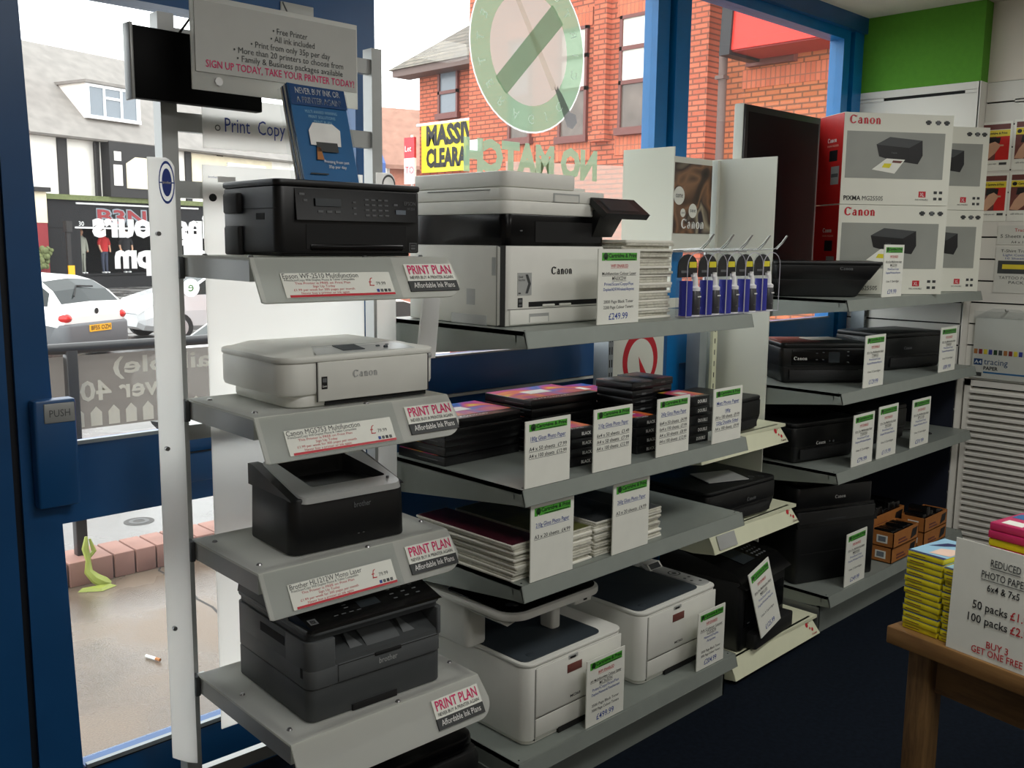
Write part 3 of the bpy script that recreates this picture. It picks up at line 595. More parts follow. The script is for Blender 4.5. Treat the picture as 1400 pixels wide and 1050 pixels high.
# distant house
M_('tile_brown',(150,112,96),.85,var=.15,scale=4); M_('barge_blue',(60,90,150),.6); M_('house_brick',(176,116,96),.85,var=.1)
H=thing('distant_house','distant house with brown tiled roof and white gable','house',(16.5,23.6,-.35),-18)
b=MB(); b.prism([(-1.8,0),(1.8,0),(1.8,4.35),(0,6.0),(-1.8,4.35)],'x',.15,8,'house_brick'); b.build('wall',H)
b=MB(); b.prism([(-1.8,0),(1.8,0),(1.8,4.3),(0,5.95),(-1.8,4.3)],'x',.05,.149,'render_white'); b.build('gable',H)
b=MB(); b.prism([(-2.1,4.1),(0,6.02),(2.1,4.1),(2.1,4.22),(0,6.14),(-2.1,4.22)],'x',-.1,8.2,'tile_brown'); b.build('roof',H)
b=MB(); b.prism([(-2.15,3.95),(0,5.92),(2.15,3.95),(2.15,4.25),(0,6.2),(-2.15,4.25)],'x',-.2,-.1,'barge_blue'); b.build('bargeboard',H)
# ================================================================ GONDOLA SHELVING
def shelf_mb(W,D,tk=.045,side=.115,m='shelf_grey'):
    """tray shelf: origin at its front-left top corner, lip falls at the front"""
    b=MB()
    b.bx(0,W,.004,D,-.012,0,m)
    b.hexa([(0,-.012,-tk),(W,-.012,-tk),(W,-.009,-tk),(0,-.009,-tk)],[(0,0,0),(W,0,0),(W,.005,0),(0,.005,0)],m)
    b.hexa([(0,-.012,-tk),(W,-.012,-tk),(W,.012,-tk+.003),(0,.012,-tk+.003)],[(0,-.012,-tk+.002),(W,-.012,-tk+.002),(W,.012,-tk+.005),(0,.012,-tk+.005)],m)
    for x0,x1 in ((0,.004),(W-.004,W)):
        b.prism([(-.012,-tk),(.03,-tk-.002),(D,-side),(D,0),(0,0)],'x',x0,x1,m)
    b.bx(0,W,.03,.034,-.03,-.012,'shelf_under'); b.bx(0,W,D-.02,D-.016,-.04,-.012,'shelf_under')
    for x in (.02,W-.02): b.cyl((x,.02,-.012),(x,.02,.0008),.003,'slot_black',6)
    return b
def slotted_post(x,y0,y1,z1,w=.03):
    b=MB(); b.bx(x,x+w,y0,y1,0,z1,'post_grey'); z=.25
    while z<z1-.05:
        b.bx(x+.006,x+.011,y0-.0008,y0+.002,z,z+.03,'slot_black'); b.bx(x+w-.011,x+w-.006,y0-.0008,y0+.002,z,z+.03,'slot_black'); z+=.05
    return b
def gondola(name,label,x,y,W,D,zs,ztop,kick=.04):
    t=thing(name,label,'shelving',(x,y,0))
    for z in zs:
        b=shelf_mb(W,D); b.build('shelf',t,loc=(0,0,z))
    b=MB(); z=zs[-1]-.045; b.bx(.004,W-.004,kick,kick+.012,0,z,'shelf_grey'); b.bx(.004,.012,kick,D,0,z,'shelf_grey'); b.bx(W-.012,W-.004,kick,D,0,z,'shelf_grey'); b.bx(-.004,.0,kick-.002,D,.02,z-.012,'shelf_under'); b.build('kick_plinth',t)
    for px_ in (-.004,W-.026):
        slotted_post(px_,D+.01,D+.085,ztop).build('post',t)
    return t
SZ=[1.396,.9665,.6957,.17]; RZ=[1.414,1.034,.702,.171]
gondola('shelving_unit','grey metal shelving unit of four shelves holding white laser printers and photo paper',0,0,1.10,.60,SZ,1.42)
gondola('shelving_unit','grey metal shelving unit at the right holding black printers and boxed printers',1.866,.042,1.42,.58,RZ,1.45)
M_('panel_navy',(22,28,44),.6)
RU=bpy.data.objects['shelving_unit.001']
b=MB(); b.bx(.03,1.39,.586,.592,.02,1.02,'panel_navy'); b.build('back_panel',RU)
b=MB(); b.bx(1.422,1.426,.09,.68,.0,1.0,'panel_navy'); b.build('end_panel',RU)
# ---------------------------------------------------------------- price cards
def card_texts(b,lines,w,h):
    for (yf,txt,hh,m,fitw,und) in lines:
        z=h*yf; f=min(w*.9,fitw*w) if fitw else None
        wd=b.text(txt,(w/2,-.0022,z),hh,m,align='c',fit=f,bold=.008)
        if und: b.bx(w/2-wd/2,w/2+wd/2,-.0022,-.0019,z-hh*.2,z-hh*.14,m)
def price_card(label,loc,w,h,lines,rotz=0,tilt=0,rot=None,group='price cards on the shelves'):
    t=thing('price_card',label,'price card',(loc[0],loc[1]+.002,loc[2]+.0015),rotz,group)
    if rot: t.rotation_euler=rot
    elif tilt: t.rotation_euler=(math.radians(-tilt),0,math.radians(rotz))
    b=MB(); b.bx(0,w,-.0018,.0018,0,h,'white_card'); b.build('board',t)
    b=MB(); hb=h*.105; z0=h*.845
    b.bx(w*.08,w*.92,-.0023,-.0018,z0,z0+hb,'card_green')
    b.ell((w*.165,-.0027,z0+hb*.55),w*.055,'card_dark_green',12); b.bx(w*.155,w*.175,-.0027,-.0023,z0,z0+hb*.5,'white_card'); b.bx(w*.30,w*.88,-.0027,-.0023,z0+hb*.08,z0+hb*.2,'card_dark_green')
    b.text('Cartridge & Print',(w*.23,-.0028,z0+hb*.4),h*.075,'card_dark_green',fit=w*.68,bold=.03)
    b.build('shop_banner',t)
    b=MB(); card_texts(b,lines,w,h); b.build('lettering',t)
    return t
def paper_lines(title,rows,extra=None):
    L=[(.70,title,.017,'blue_ink',.78,True)]
    y=.55
    for r in rows:
        m='blue_ink' if r.startswith('*') else 'dark_ink'; L.append((y,r.strip('*'),.0155,m,min(.84,.045*len(r.strip('*'))),True)); y-=.105
    return L
price_card('price card reading 180g Gloss Photo Paper at the left end of the second shelf',(.011,.002,.9665),.179,.185,paper_lines('180g Gloss Photo Paper',['A4 x 50 sheets  £7.99','A4 x 100 sheets  £12.99']))
price_card('price card reading 210g Gloss Photo Paper on the second shelf, with three prices',(.291,.002,.9665),.176,.185,paper_lines('210g Gloss Photo Paper',['6x4 x 50 sheets  £3.49','A4 x 50 sheets  £7.99','A4 x 100 sheets  £12.99']))
price_card('price card reading 260g Gloss Photo Paper on the second shelf, with four prices',(.591,.002,.9665),.170,.184,paper_lines('260g Gloss Photo Paper',['6x4 x 50 sheets  £4.99','6x4 x 100 sheets  £7.99','A4 x 50 sheets  £8.99','A4 x 100 sheets  £12.99']))
price_card('price card reading Matt Photo Paper at the right end of the second shelf',(.896,.002,.9665),.172,.185,paper_lines('Matt Photo Paper',['*180g*','A4 x 100 sheets  £9.99','*220g Double Sided*','A4 x 100 sheets  £9.99']))
price_card('price card reading 210g Gloss Photo Paper A3 on the third shelf, left',(.037,.002,.6957),.1745,.2205,paper_lines('210g Gloss Photo Paper',['A3 x 20 sheets  £4.99']))
price_card('price card reading 260g Gloss Photo Paper A3 on the third shelf, right',(.388,.002,.6957),.1745,.2205,paper_lines('260g Gloss Photo Paper',['A3 x 20 sheets  £4.99']))
def prod_lines(red,name,model,feat,toner,price):
    L=[(.755,red,.013,'red_ink',.42,True),(.655,name,.0125,'black_ink',.82,True),(.585,model,.015,'black_ink',.34,True)]
    y=.515
    for f in feat: L.append((y,f,.0125,'blue_ink',min(.74,.034*len(f)+.06),False)); y-=.07
    y=.28
    for f in toner: L.append((y,f,.0125,'dark_ink',min(.72,.034*len(f)+.06),False)); y-=.075
    L.append((.06,price,.027,'blue_ink',.46,False)); return L
price_card('tall price card reading £249.99 leaning on the laser multifunction on the top shelf',(.305,.012,1.396),.188,.216,prod_lines('WIFI ENABLED','Multifunction Colour Laser','MF633CDW',['Print/Scan/Copy/Fax','Duplex/ADF/Wireless/Airprint'],['2800 Page Black Toner','2200 Page Colour Toners'],'£249.99'))
price_card('tall price card reading £499.99 in front of the lower left white laser printer',(.292,.006,.17),.178,.214,prod_lines('WIFI ENABLED','A4 Multifunction Colour Laser','MC363DN',['Print/Copy/Scan/Fax','Duplex/Network/Touchscreen'],['3500 Page Black Toner','3000 Page Colour Toners'],'£499.99'))
price_card('tall price card reading £204.99 in front of the lower right white laser printer',(.867,.006,.17),.162,.208,prod_lines('WIFI ENABLED','A4 Colour Laser','C332DN',['Network/Duplex','Airprint'],['3500 Page Black Toner','3000 Page Colour Toners'],'£204.99'))
ink=lambda m,p:prod_lines('WIFI ENABLED','All in One Multifunction Inkjet',m,['Print/Scan/Copy','Duplex/Wireless/Airprint'],['Uses 5 Cartridges'],p)
price_card('price card reading £39.99 in front of the white printer boxes',(2.192,.05,1.414),.19,.222,ink('MG2550','£39.99'))
price_card('price card reading £129.99 by the left black printer on the second right shelf',(2.075,.05,1.034),.186,.222,ink('TS8051','£129.99'))
price_card('price card at the far right end of the second right shelf',(2.853,.05,1.034),.192,.215,ink('TS6050','£89.99'))
price_card('price card reading £79.99, leftmost of three on the third right shelf',(2.014,.05,.702),.19,.222,ink('TS5050','£79.99'))
price_card('price card reading £119.99, middle of three on the third right shelf',(2.247,.05,.702),.19,.232,ink('TR7550','£119.99'))
price_card('price card reading £59.99, rightmost of three on the third right shelf',(2.591,.05,.702),.20,.225,ink('IP110','£59.99'))
price_card('price card reading £249.99 against the big black printer on the lowest right shelf',(2.02,.05,.171),.186,.235,ink('MB5450','£249.99'))
# ---------------------------------------------------------------- PRINT PLAN STAND (left)
PS=thing('display_stand','grey display stand with sloping printer shelves in front of the blue door','display stand',(-.676,.203,0),-1.74)
PZ=[1.588,1.219,.842,.464]; PW,PD=.563,.361
glass_mat('acrylic_sheet',(225,226,222),.6,.92,(240,241,236))
for i,z in enumerate(PZ):
    f=-.136 if i==3 else 0.0
    b=MB()
    for x0,x1 in ((.0,.022),(PW-.022,PW)): b.bx(x0,x1,f+.01,PD+.02,-.055,-.006,'printer_silver')
    b.bx(.022,PW-.022,PD-.02,PD+.005,-.055,-.006,'printer_silver'); b.bx(.022,PW-.022,f+.012,f+.03,-.055,-.006,'printer_silver')
    b.rr(-.014,.0,PD-.01,PD+.022,-.06,-.004,'printer_grey_dark',r=.003,e=.002)
    sh=b.build('shelf_frame',PS,loc=(0,0,z))
    b=MB(); x1=PW+.004; r=.05
    b.bx(-.004,x1,f,PD,-.006,0,'acrylic_sheet')
    # bent-down front lip with a rounded lower right corner
    lf,ld=.056,.100
    def L_(x,u): return (x,f-lf*u,-ld*u)
    pts=[(-.004,0),(-.004,.97),(.004,1)]+[(x1+.012-r+r*math.sin(math.radians(90*k/6)),1-.42*(1-math.cos(math.radians(90*k/6)))) for k in range(7)]+[(x1,0)]
    Fp=[L_(x,u) for x,u in pts]; Bp=[(p[0],p[1]+.005,p[2]-.003) for p in Fp]; n=len(Fp)
    b.add(Fp+Bp,[tuple(range(n)),tuple(range(n,2*n))[::-1]]+[(k,(k+1)%n,n+(k+1)%n,n+k) for k in range(n)],'acrylic_sheet')
    b.build('acrylic_sheet',sh)
    b=MB()
    for q in ((.03,.06),(.03,PD-.06),(PW-.009,.1),(PW-.009,PD-.05),(.31,.006)): b.cyl((q[0],q[1]+f*.95,0),(q[0],q[1]+f*.95,.004),.0075,'screw',10,r2=.005)
    b.build('screw',sh)
for x0,x1 in ((-.03,.012),(.60,.635)):
    b=MB(); b.bx(x0,x1,PD+.03,PD+.075,0,1.975+.205,'printer_silver'); b.build('post',PS)
for z0,z1 in ((2.108,2.149),(1.898,1.945),(1.732,1.775),(1.10,1.14),(.12,.16)):
    b=MB(); b.bx(.012,.60,PD+.04,PD+.065,z0,z1,'printer_silver'); b.build('cross_bar',PS)
def strip(x0,x1,z0,z1,y,top_round=True):
    b=MB(); n=8; rings=[]
    pr=[(x0+(x1-x0)*k/n, y-.010*math.sin(math.pi*k/n)) for k in range(n+1)]
    r=[(x,yy,z0+(x1-x)*.6) for x,yy in pr]; t=[]
    for k,(x,yy) in enumerate(pr):
        u=k/n; t.append((x,yy,z1-(0 if u<.6 else .02*((u-.6)/.4)**2)))
    b.add(r+t+[(x,yy+.004,z) for x,yy,z in r]+[(x,yy+.004,z) for x,yy,z in t],[(k,k+1,n+2+k,n+1+k) for k in range(n)]+[(2*(n+1)+k+1,2*(n+1)+k,3*(n+1)+k,3*(n+1)+k+1) for k in range(n)]+[(0,n+1,3*(n+1),2*(n+1)),(n,2*(n+1)+n,3*(n+1)+n,2*n+1)],'backlit_panel')
    return b
b=strip(-.085,-.018,.215,1.825,PD-.01); st=b.build('side_strip',PS)
b=MB(); b.ell((-.045,PD-.024,1.765),.020,'blue_ink',24,rz=.052,rin=.0175); b.ell((-.045,PD-.0245,1.765),.0125,'blue_ink',24,rz=.034); b.bx(-.065,-.025,PD-.0245,-.024+PD,1.763,1.766,'blue_ink'); b.text('brother',(-.045,PD-.0255,1.762),.009,'white_ink',align='c',fit=.021); b.build('round_badge',st)
b=MB()
for z in (1.64,.62,1.10): b.cyl((-.072,PD-.02,z),(-.072,PD-.03,z),.006,'screw',8)
b.build('screw',st)
b=strip(.586,.652,.215,1.825,PD-.01); st2=b.build('side_strip',PS); b=MB(); b.ell((.619,PD-.024,1.79),.024,'grey_ink',20,rz=.03,rin=.019); b.build('round_badge',st2)
b=MB(); b.loft([[(.605,.14,1.535),(.663,.14,1.535),(.663,.15,1.535),(.605,.15,1.535)],[(.575,.14,1.30),(.637,.14,1.30),(.637,.15,1.30),(.575,.15,1.30)]],'white_plastic'); b.build('slanted_strip',PS)
# white back panels: upper one lettered, lower one tall
b=MB(); yb=PD+.022
b.bx(.075,.50,yb,yb+.004,1.86,1.99,'backlit_panel'); up=b.build('back_panel',PS)
b=MB(); b.text('Print  Copy',(.135,yb-.001,1.905),.052,'blue_ink',fit=.175); b.build('lettering',up)
b=MB(); b.ell((.115,yb-.001,1.913),.008,'grey_ink',12,rin=.005); b.build('fixing',up)
b=MB(); b.bx(.07,.56,yb,yb+.004,.27,1.818,'backlit_panel'); lo=b.build('back_panel',PS)
b=MB(); b.cyl((.095,yb-.004,1.735),(.095,yb,1.735),.010,'slot_black',12); b.cyl((.085,yb-.004,.33),(.085,yb,.33),.009,'slot_black',12); b.text('brother',(.085,yb-.001,1.785),.008,'blue_ink',fit=.025); b.bx(.11,.16,yb-.002,yb-.001,1.775,1.79,'white_plastic'); b.build('fixing',lo)
# header sign and its clear holder
hs=thing('header_sign','white printed sign listing free printer offer at the top of the display stand','sign',(-.708,.38,0),0)
b=MB(); b.rr(-.004,.458,.004,.009,1.972,2.185,'acrylic_sheet',r=.001,e=.001); b.cyl((.06,.004,1.995),(.06,-.002,1.995),.010,'white_plastic',8); b.build('holder',hs)
M_('sign_white_dimmed',(192,193,188),.6,var=.02); b=MB(); b.bx(.004,.452,0,.003,2.013,2.172,'sign_white_dimmed'); b.build('paper',hs)  # white paper, its colour greyed for the dim light on it
b=MB()
rows=[('• Free Printer',2.125,.255,.098),('• All ink included',2.106,.262,.125),('• Print from only 35p per day',2.086,.258,.225),('• More than 20 printers to choose from',2.067,.255,.31),('• Family & Business packages available',2.048,.258,.30)]
for s,z,cx,fw in rows: b.text(s,(cx,-.001,z),.0205,'dark_ink',align='c',fit=fw)
b.text('SIGN UP TODAY, TAKE YOUR PRINTER TODAY!',(.236,-.001,2.025),.024,'pink_ink',align='c',fit=.415,bold=.008); b.build('lettering',hs)
tv=thing('monitor','slim black monitor hung behind the header sign','monitor',(-.80,.505,1.955),2)
b=MB(); b.rr(0,.345,0,.03,0,.165,'tv_black',r=.004,e=.003); b.build('screen',tv); b=MB(); b.rr(-.004,.005,-.002,.034,-.004,.17,'printer_silver',r=.003,e=.002); b.build('lit_side',tv)  # silver strip paints the light catching the monitor's left side
b=MB(); b.tube([(.13,.02,.165),(.16,.02,.205),(.2,.0,.20),(.24,-.05,.16)],.003,'tyre',6); b.build('cable',tv)
# shelf tickets and PRINT PLAN plates, lying on the bent lips
lipn=Vector((0,-.100,.056)).normalized(); lipup=Vector((0,.056,.100)).normalized()
def lip_pt(i,x,u,off=.001):
    f=-.136 if i==3 else 0.0; return Vector((x,f-.056*u,PZ[i]-.100*u))+lipn*off
def to_world(v):
    r=math.radians(-1.74); return Vector((-.676+v.x*math.cos(r)-v.y*math.sin(r),.203+v.x*math.sin(r)+v.y*math.cos(r),v.z))
def rotv(v):
    r=math.radians(-1.74); return Vector((v.x*math.cos(r)-v.y*math.sin(r),v.x*math.sin(r)+v.y*math.cos(r),v.z))
RX=Vector((math.cos(math.radians(-1.74)),math.sin(math.radians(-1.74)),0)); LU=rotv(lipup); LN=rotv(lipn)
def mtx(o):
    m=Matrix.Identity(4)
    for k in range(3): m[k][0]=RX[k]; m[k][1]=-LN[k]; m[k][2]=LU[k]; m[k][3]=o[k]
    return m
def ticket(i,title,sub,price,label):
    t=thing('shelf_ticket',label,'shelf ticket',group='printed tickets on the stand shelves'); t.matrix_world=mtx(to_world(lip_pt(i,.006,1.0)))
    W,Hh=.375,.112
    b=MB(); b.bx(0,W,-.0015,0,.0,Hh,'clear_plastic'); b.build('ticket_holder',t)
    b=MB(); b.bx(.052,.355,-.0023,-.0016,.009,.072,'white_card'); b.build('paper',t)
    b=MB(); y=-.0028
    b.text(title,(.056,y,.058),.0185,'dark_ink',fit=.205); b.text('Print/Scan/Copy Wifi Duplex Phone & Tablet Compatible',(.058,y,.051),.008,'dark_ink',fit=.19)
    for k,(s,fw) in enumerate((('This Printer is FREE on Print Plan',.15),('Sign Up Today',.06),('£1.99 per week for 300 pages per month',.165),('Never buy a printer or ink again',.13))): b.text(s,(.158,y,.0425-k*.0085),.0085,'red_ink',align='c',fit=fw)
    b.text('£',(.286,y,.034),.034,'red_ink',bold=-.01); b.text(price,(.307,y,.036),.013,'dark_ink'); b.bx(.062,.355,y,y+.0003,.0095,.0155,'logo_red')
    for k,m in enumerate(('blue_ink','grey_ink','dark_ink','grey_ink')): b.bx(.303+k*.011,.311+k*.011,y,y+.0003,.0175,.0255,m)
    b.build('lettering',t)
ticket(0,'Epson WF-2510 Multifunction','', '79.99','printed ticket on the top shelf lip under the black inkjet printer')
ticket(1,'Canon MG5753 Multifunction','', '79.99','printed ticket on the second shelf lip under the white inkjet printer')
ticket(2,'Brother HL1212W Mono Laser','', '79.99','printed ticket on the third shelf lip under the small black laser printer')
def plan(i,label,x=.412,u=.86):
    t=thing('plan_sign',label,'sign',group='pink and black print plan plates'); t.matrix_world=mtx(to_world(lip_pt(i,x,u)))
    b=MB(); b.bx(0,.155,-.004,0,0,.076,'white_card'); b.bx(-.0005,.1555,-.0045,.0,-.0005,.028,'dark_ink'); b.build('plate',t)
    b=MB(); b.text('PRINT PLAN',(.0775,-.0052,.047),.036,'pink_ink',align='c',fit=.138,bold=.012); b.text('NEVER BUY A PRINTER AGAIN',(.0775,-.0052,.033),.013,'dark_ink',align='c',fit=.138); b.text('Affordable Ink Plans',(.0775,-.0052,.008),.0215,'white_ink',align='c',fit=.132); b.build('lettering',t)
plan(0,'pink and black PRINT PLAN plate on the top shelf of the stand'); plan(1,'pink and black PRINT PLAN plate on the second shelf of the stand'); plan(2,'pink and black PRINT PLAN plate on the third shelf of the stand'); plan(3,'pink and black PRINT PLAN plate on the lowest shelf of the stand',x=.395)
# brochure holder on the top printer
M_('leaflet_blue',(34,104,160),.35,var=.05); M_('leaflet_dark',(20,66,118),.35)
bh=thing('brochure_holder','clear holder of blue leaflets standing on the black inkjet printer','brochure holder',(-.502,.25,1.768),-2)
lean=.07; hz=.225
b=MB(); b.hexa([(0,0,0),(.16,0,0),(.16,.06,0),(0,.06,0)],[(-.004,lean,hz),(.164,lean,hz),(.164,lean+.045,hz),(-.004,lean+.045,hz)],'clear_plastic'); b.build('holder',bh)
b=MB()
for k in range(5):
    q=.004+k*.009; b.hexa([(.003,q,.004),(.157,q,.004),(.157,q+.006,.004),(.003,q+.006,.004)],[(.0+random.uniform(-.002,.002),lean+q*.8,hz+.012-k*.002),(.158,lean+q*.8,hz+.006-k*.002),(.158,lean+q*.8+.006,hz+.006-k*.002),(.0,lean+q*.8+.006,hz+.012-k*.002)],'leaflet_blue' if k==0 else 'leaflet_dark' if k%2 else 'paper_white')
lf_=b.build('leaflets',bh)
bu=Vector((0,lean,hz)).normalized(); bo=lambda x,s:(x,lean*s/ hz-.0018,s)
b=MB(); b.quad([bo(.002,.185),bo(.159,.185),bo(.158,.233),bo(.001,.236)],'leaflet_dark')
b.text('NEVER BUY INK OR',(.08,*bo(0,.214)[1:]),.022,'white_ink',up=bu,align='c',fit=.125,bold=.01); b.text('A PRINTER AGAIN!',(.08,*bo(0,.192)[1:]),.022,'white_ink',up=bu,align='c',fit=.125,bold=.01)
for k,s in enumerate(('MULTI AWARD WINNING','PRINT SOLUTIONS','PRINT PLAN')): b.text(s,(.08,*bo(0,.168-k*.012)[1:]),.011,'pale_blue',up=bu,align='c',fit=(.09,.075,.05)[k])
for q,m in (([(.035,.09),(.12,.09),(.125,.13),(.105,.145),(.05,.145),(.035,.125)],'white_ink'),([(.05,.075),(.11,.075),(.11,.098),(.05,.098)],'dark_ink'),([(.045,.055),(.065,.055),(.06,.085),(.05,.085)],'orange_card')): b.quad([(x,bo(0,s)[1]-.0006*(1+(m!='white_ink')),s) for x,s in q],m)
b.text('Printing from just',(.10,*bo(0,.048)[1:]),.011,'white_ink',up=bu,align='c',fit=.07); b.text('35p per day',(.10,*bo(0,.036)[1:]),.011,'white_ink',up=bu,align='c',fit=.05); b.bx(.02,.07,bo(0,.02)[1]-.001,bo(0,.02)[1],.019,.022,'dark_ink'); b.build('print',lf_)
# ================================================================ PRINTERS
def printer(label,loc,rotz): return thing('printer',label,'printer',(loc[0],loc[1],loc[2]+.0015),rotz)
PB,PG,PM='printer_black','printer_gloss','printer_matt'
# --- black office inkjet, top of the stand
t=printer('black four-in-one inkjet printer on the top shelf of the display stand',(-.607,.203,1.589),-2.2)
w,d,h=.408,.274,.178
b=MB(); b.rr(0,w,0,d,.008,h-.016,PB,rs=(.022,.012,.01,.01),e=.004); b.rr(.02,w-.02,.015,d-.01,0,.01,PM,r=.01); b.rr(-.012,.03,d-.10,d-.02,.10,.15,PM,r=.008); b.rr(-.01,.01,d-.10,d-.02,.0,.07,PM,r=.006)
b.bx(-.0008,.0,.06,.10,.085,.10,'slot_black'); b.bx(-.0008,.0,.0,d-.02,.110,.1115,'slot_black'); body=b.build('body',t)
b=MB(); b.rr(-.003,w+.002,-.003,d,h-.016,h,PB,rs=(.02,.012,.01,.01),e=.005); b.build('scanner_lid',t)
b=MB(); b.hexa([(.045,-.012,.085),(w-.015,-.012,.085),(w-.015,.005,.085),(.045,.005,.085)],[(.045,-.003,h-.02),(w-.015,-.003,h-.02),(w-.015,.005,h-.02),(.045,.005,h-.02)],PG); cp=b.build('control_panel',t)
b=MB(); b.hexa([(.095,-.0125,.118),(.165,-.0125,.118),(.165,-.006,.118),(.095,-.006,.118)],[(.095,-.0105,.136),(.165,-.0105,.136),(.165,-.006,.136),(.095,-.006,.136)],'lcd'); b.build('display',cp)
b=MB()
def pb_(x,z,wd=.014,hh=.005,m='grey_ink'): yy=-.0125+(z-.085)/.073*.009; b.bx(x,x+wd,yy-.0012,yy,z,z+hh,m)
for k in range(3): pb_(.102+k*.024,.103)
for r in range(4):
    for c in range(4): pb_(.235+c*.019,.098+r*.0125,.011,.004)
for r in range(3): pb_(.20,.10+r*.014,.008,.004)
pb_(.325,.104,.03,.011,'pane_grey'); pb_(.32,.125,.012); pb_(.055,.142); pb_(.065,.128,.01)
b.text('EPSON',(.352,-.009,.128),.013,'grey_ink',fit=.035); b.text('WF-2510',(.36,-.009,.116),.009,'grey_ink',fit=.024); b.build('button',cp)
b=MB(); b.bx(.075,w-.045,-.0012,.002,.018,.075,'slot_black'); b.rr(.085,w-.055,-.004,.004,.014,.030,PG,r=.002); b.build('output_tray',t)
b=MB(); b.bx(w-.035,w-.012,-.001,0,.012,.034,'grey_ink'); b.bx(w-.033,w-.014,-.0015,-.0005,.014,.032,PB); b.bx(w-.03,w-.017,-.002,-.001,.017,.022,'grey_ink'); b.bx(w-.03,w-.017,-.002,-.001,.025,.028,'grey_ink'); b.build('energy_label',t)
# --- white inkjet
t=printer('white rounded inkjet printer on the second shelf of the display stand',(-.590,.227,1.219),-2.4)
w,d,h=.459,.356,.140
b=MB()
b.rr(.0,w,.0,d,.030,.118,'printer_white',rs=(.05,.03,.03,.05),e=.012,seg=6); b.rr(.025,w-.015,.008,d-.02,.0,.034,'printer_white',rs=(.05,.03,.03,.05),e=.008,seg=6); b.bx(.12,w-.03,.004,.02,.002,.012,'slot_black')
b.build('body',t)
b=MB(); b.rr(-.003,w+.003,-.004,d,.112,.128,'printer_white',rs=(.055,.035,.03,.05),e=.007,seg=6); b.loft([[(x,y,z) for x,y in ((.02,.02),(w-.02,.02),(w-.03,d-.01),(.03,d-.01))] for z in (.127,)]+[[(x,y,.140) for x,y in ((.085,.075),(w-.06,.075),(w-.07,d-.03),(.08,d-.03))]],'printer_white'); lid=b.build('scanner_lid',t)
b=MB(); b.hexa([(.10,.012,.1278),(.40,.012,.1278),(.40,.07,.1278),(.13,.07,.1278)],[(.10,.012,.129),(.40,.012,.129),(.38,.085,.1415),(.13,.085,.1415)],'printer_silver'); cp=b.build('control_panel',lid)
b=MB(); b.hexa([(.19,.030,.131),(.255,.030,.131),(.25,.075,.137),(.185,.075,.137)],[(.19,.030,.1335),(.255,.030,.1335),(.25,.076,.1418),(.185,.076,.1418)],'tray_dark'); b.build('display',lid)
b=MB()
for q in ((.30,.045),(.315,.03),(.335,.055)): b.rr(q[0],q[0]+.012,q[1],q[1]+.006,.130,.1385,'tray_dark',r=.002)
b.build('button',lid)
b=MB(); b.rr(.095,w-.028,-.0045,.01,.014,.112,'printer_white_b',r=.004,e=.003); b.bx(.093,.0945,-.0042,.0,.014,.112,'seam'); b.bx(w-.0275,w-.026,-.0042,.0,.014,.112,'seam'); b.rr(w-.027,w-.015,-.005,.0,.10,.113,'printer_silver',r=.002); pan=b.build('front_panel',t)
b=MB(); b.logo((.195,-.0052,.068),.013,'printer_silver'); b.build('lettering',pan)
b=MB(); b.bx(.105,.121,-.0055,-.0045,.045,.076,PB); b.bx(.1075,.1185,-.006,-.0055,.062,.072,'grey_ink'); b.text('Canon',(.106,-.006,.05),.007,'white_ink',fit=.013); b.build('model_sticker',pan)
# --- small black mono laser with silver top
t=printer('small black laser printer with silver top on the third shelf of the display stand',(-.562,.248,.842),-4.3)
w,d,h=.340,.253,.165
b=MB(); b.rr(0,w,0,d,.0,h-.02,PB,rs=(.03,.022,.03,.035),e=.006,seg=6,top=(.004,w-.003,.003,d))
z0,z1=h-.018,h+.035
for xa,xb in ((.005,.034),(w-.014,w-.003)): b.prism([(.006,h-.025),(d-.002,h-.025),(d-.002,z1-.004),(d-.03,z1-.003),(.014,z0-.002)],'x',xa,xb,PB)
b.build('body',t)
b=MB(); 
zt=lambda y: h-.018+.045*(y/d)
out=[(.022,-.004),(.30,-.004)]
prof=[(.018,-.003,h-.026),(w-.003,-.003,h-.020)]
# silver surround: four sloping bands round a dark recess
z0,z1=h-.018,h+.035
O=[(.030,-.003,z0),(w-.012,-.003,z0),(w-.012,d-.02,z1),(.03,d-.02,z1)]; I=[(.085,.05,z0+.011),(w-.03,.05,z0+.011),(w-.07,d-.03,z1-.002),(.065,d-.03,z1-.002)]
import itertools
def rc(pts,r,n=4):
    out=[]
    for i,p in enumerate(pts):
        p=Vector(p); a=(Vector(pts[i-1])-p).normalized(); c_=(Vector(pts[(i+1)%len(pts)])-p).normalized()
        A=p+a*r; Cc=p+c_*r
        for k in range(n+1):
            u=k/n; out.append(tuple(A*(1-u)**2+p*2*u*(1-u)+Cc*u*u))
    return out
Or=rc(O,.03); Ir=rc(I,.012); n=len(Or)
Ol=[(p[0]-.006 if p[0]<.1 else p[0]+.004,p[1]-.002 if p[1]<.05 else p[1],p[2]-.016) for p in Or]
b.add(Ol+Or+Ir,[(k,(k+1)%n,n+(k+1)%n,n+k) for k in range(n)]+[(n+k,n+(k+1)%n,2*n+(k+1)%n,2*n+k) for k in range(n)],'printer_silver'); b.build('top_cover',t)
b=MB(); Bt=[(.1,.06,z0-.012),(w-.035,.06,z0-.012),(w-.075,d-.035,z0-.03),(.075,d-.035,z0-.03)]; Br=rc(Bt,.01)
b.add(Ir+Br,[(k,(k+1)%n,n+(k+1)%n,n+k) for k in range(n)]+[tuple(range(n,2*n))],'printer_matt'); b.build('output_tray',t)
b=MB(); b.text('brother',(w*.53,-.0006,.10),.021,'grey_ink',fit=.050,bold=.012); b.bx(.19,.195,-.001,0,.028,.03,'grey_ink'); b.bx(.205,.21,-.001,0,.028,.03,'grey_ink'); b.build('lettering',t)
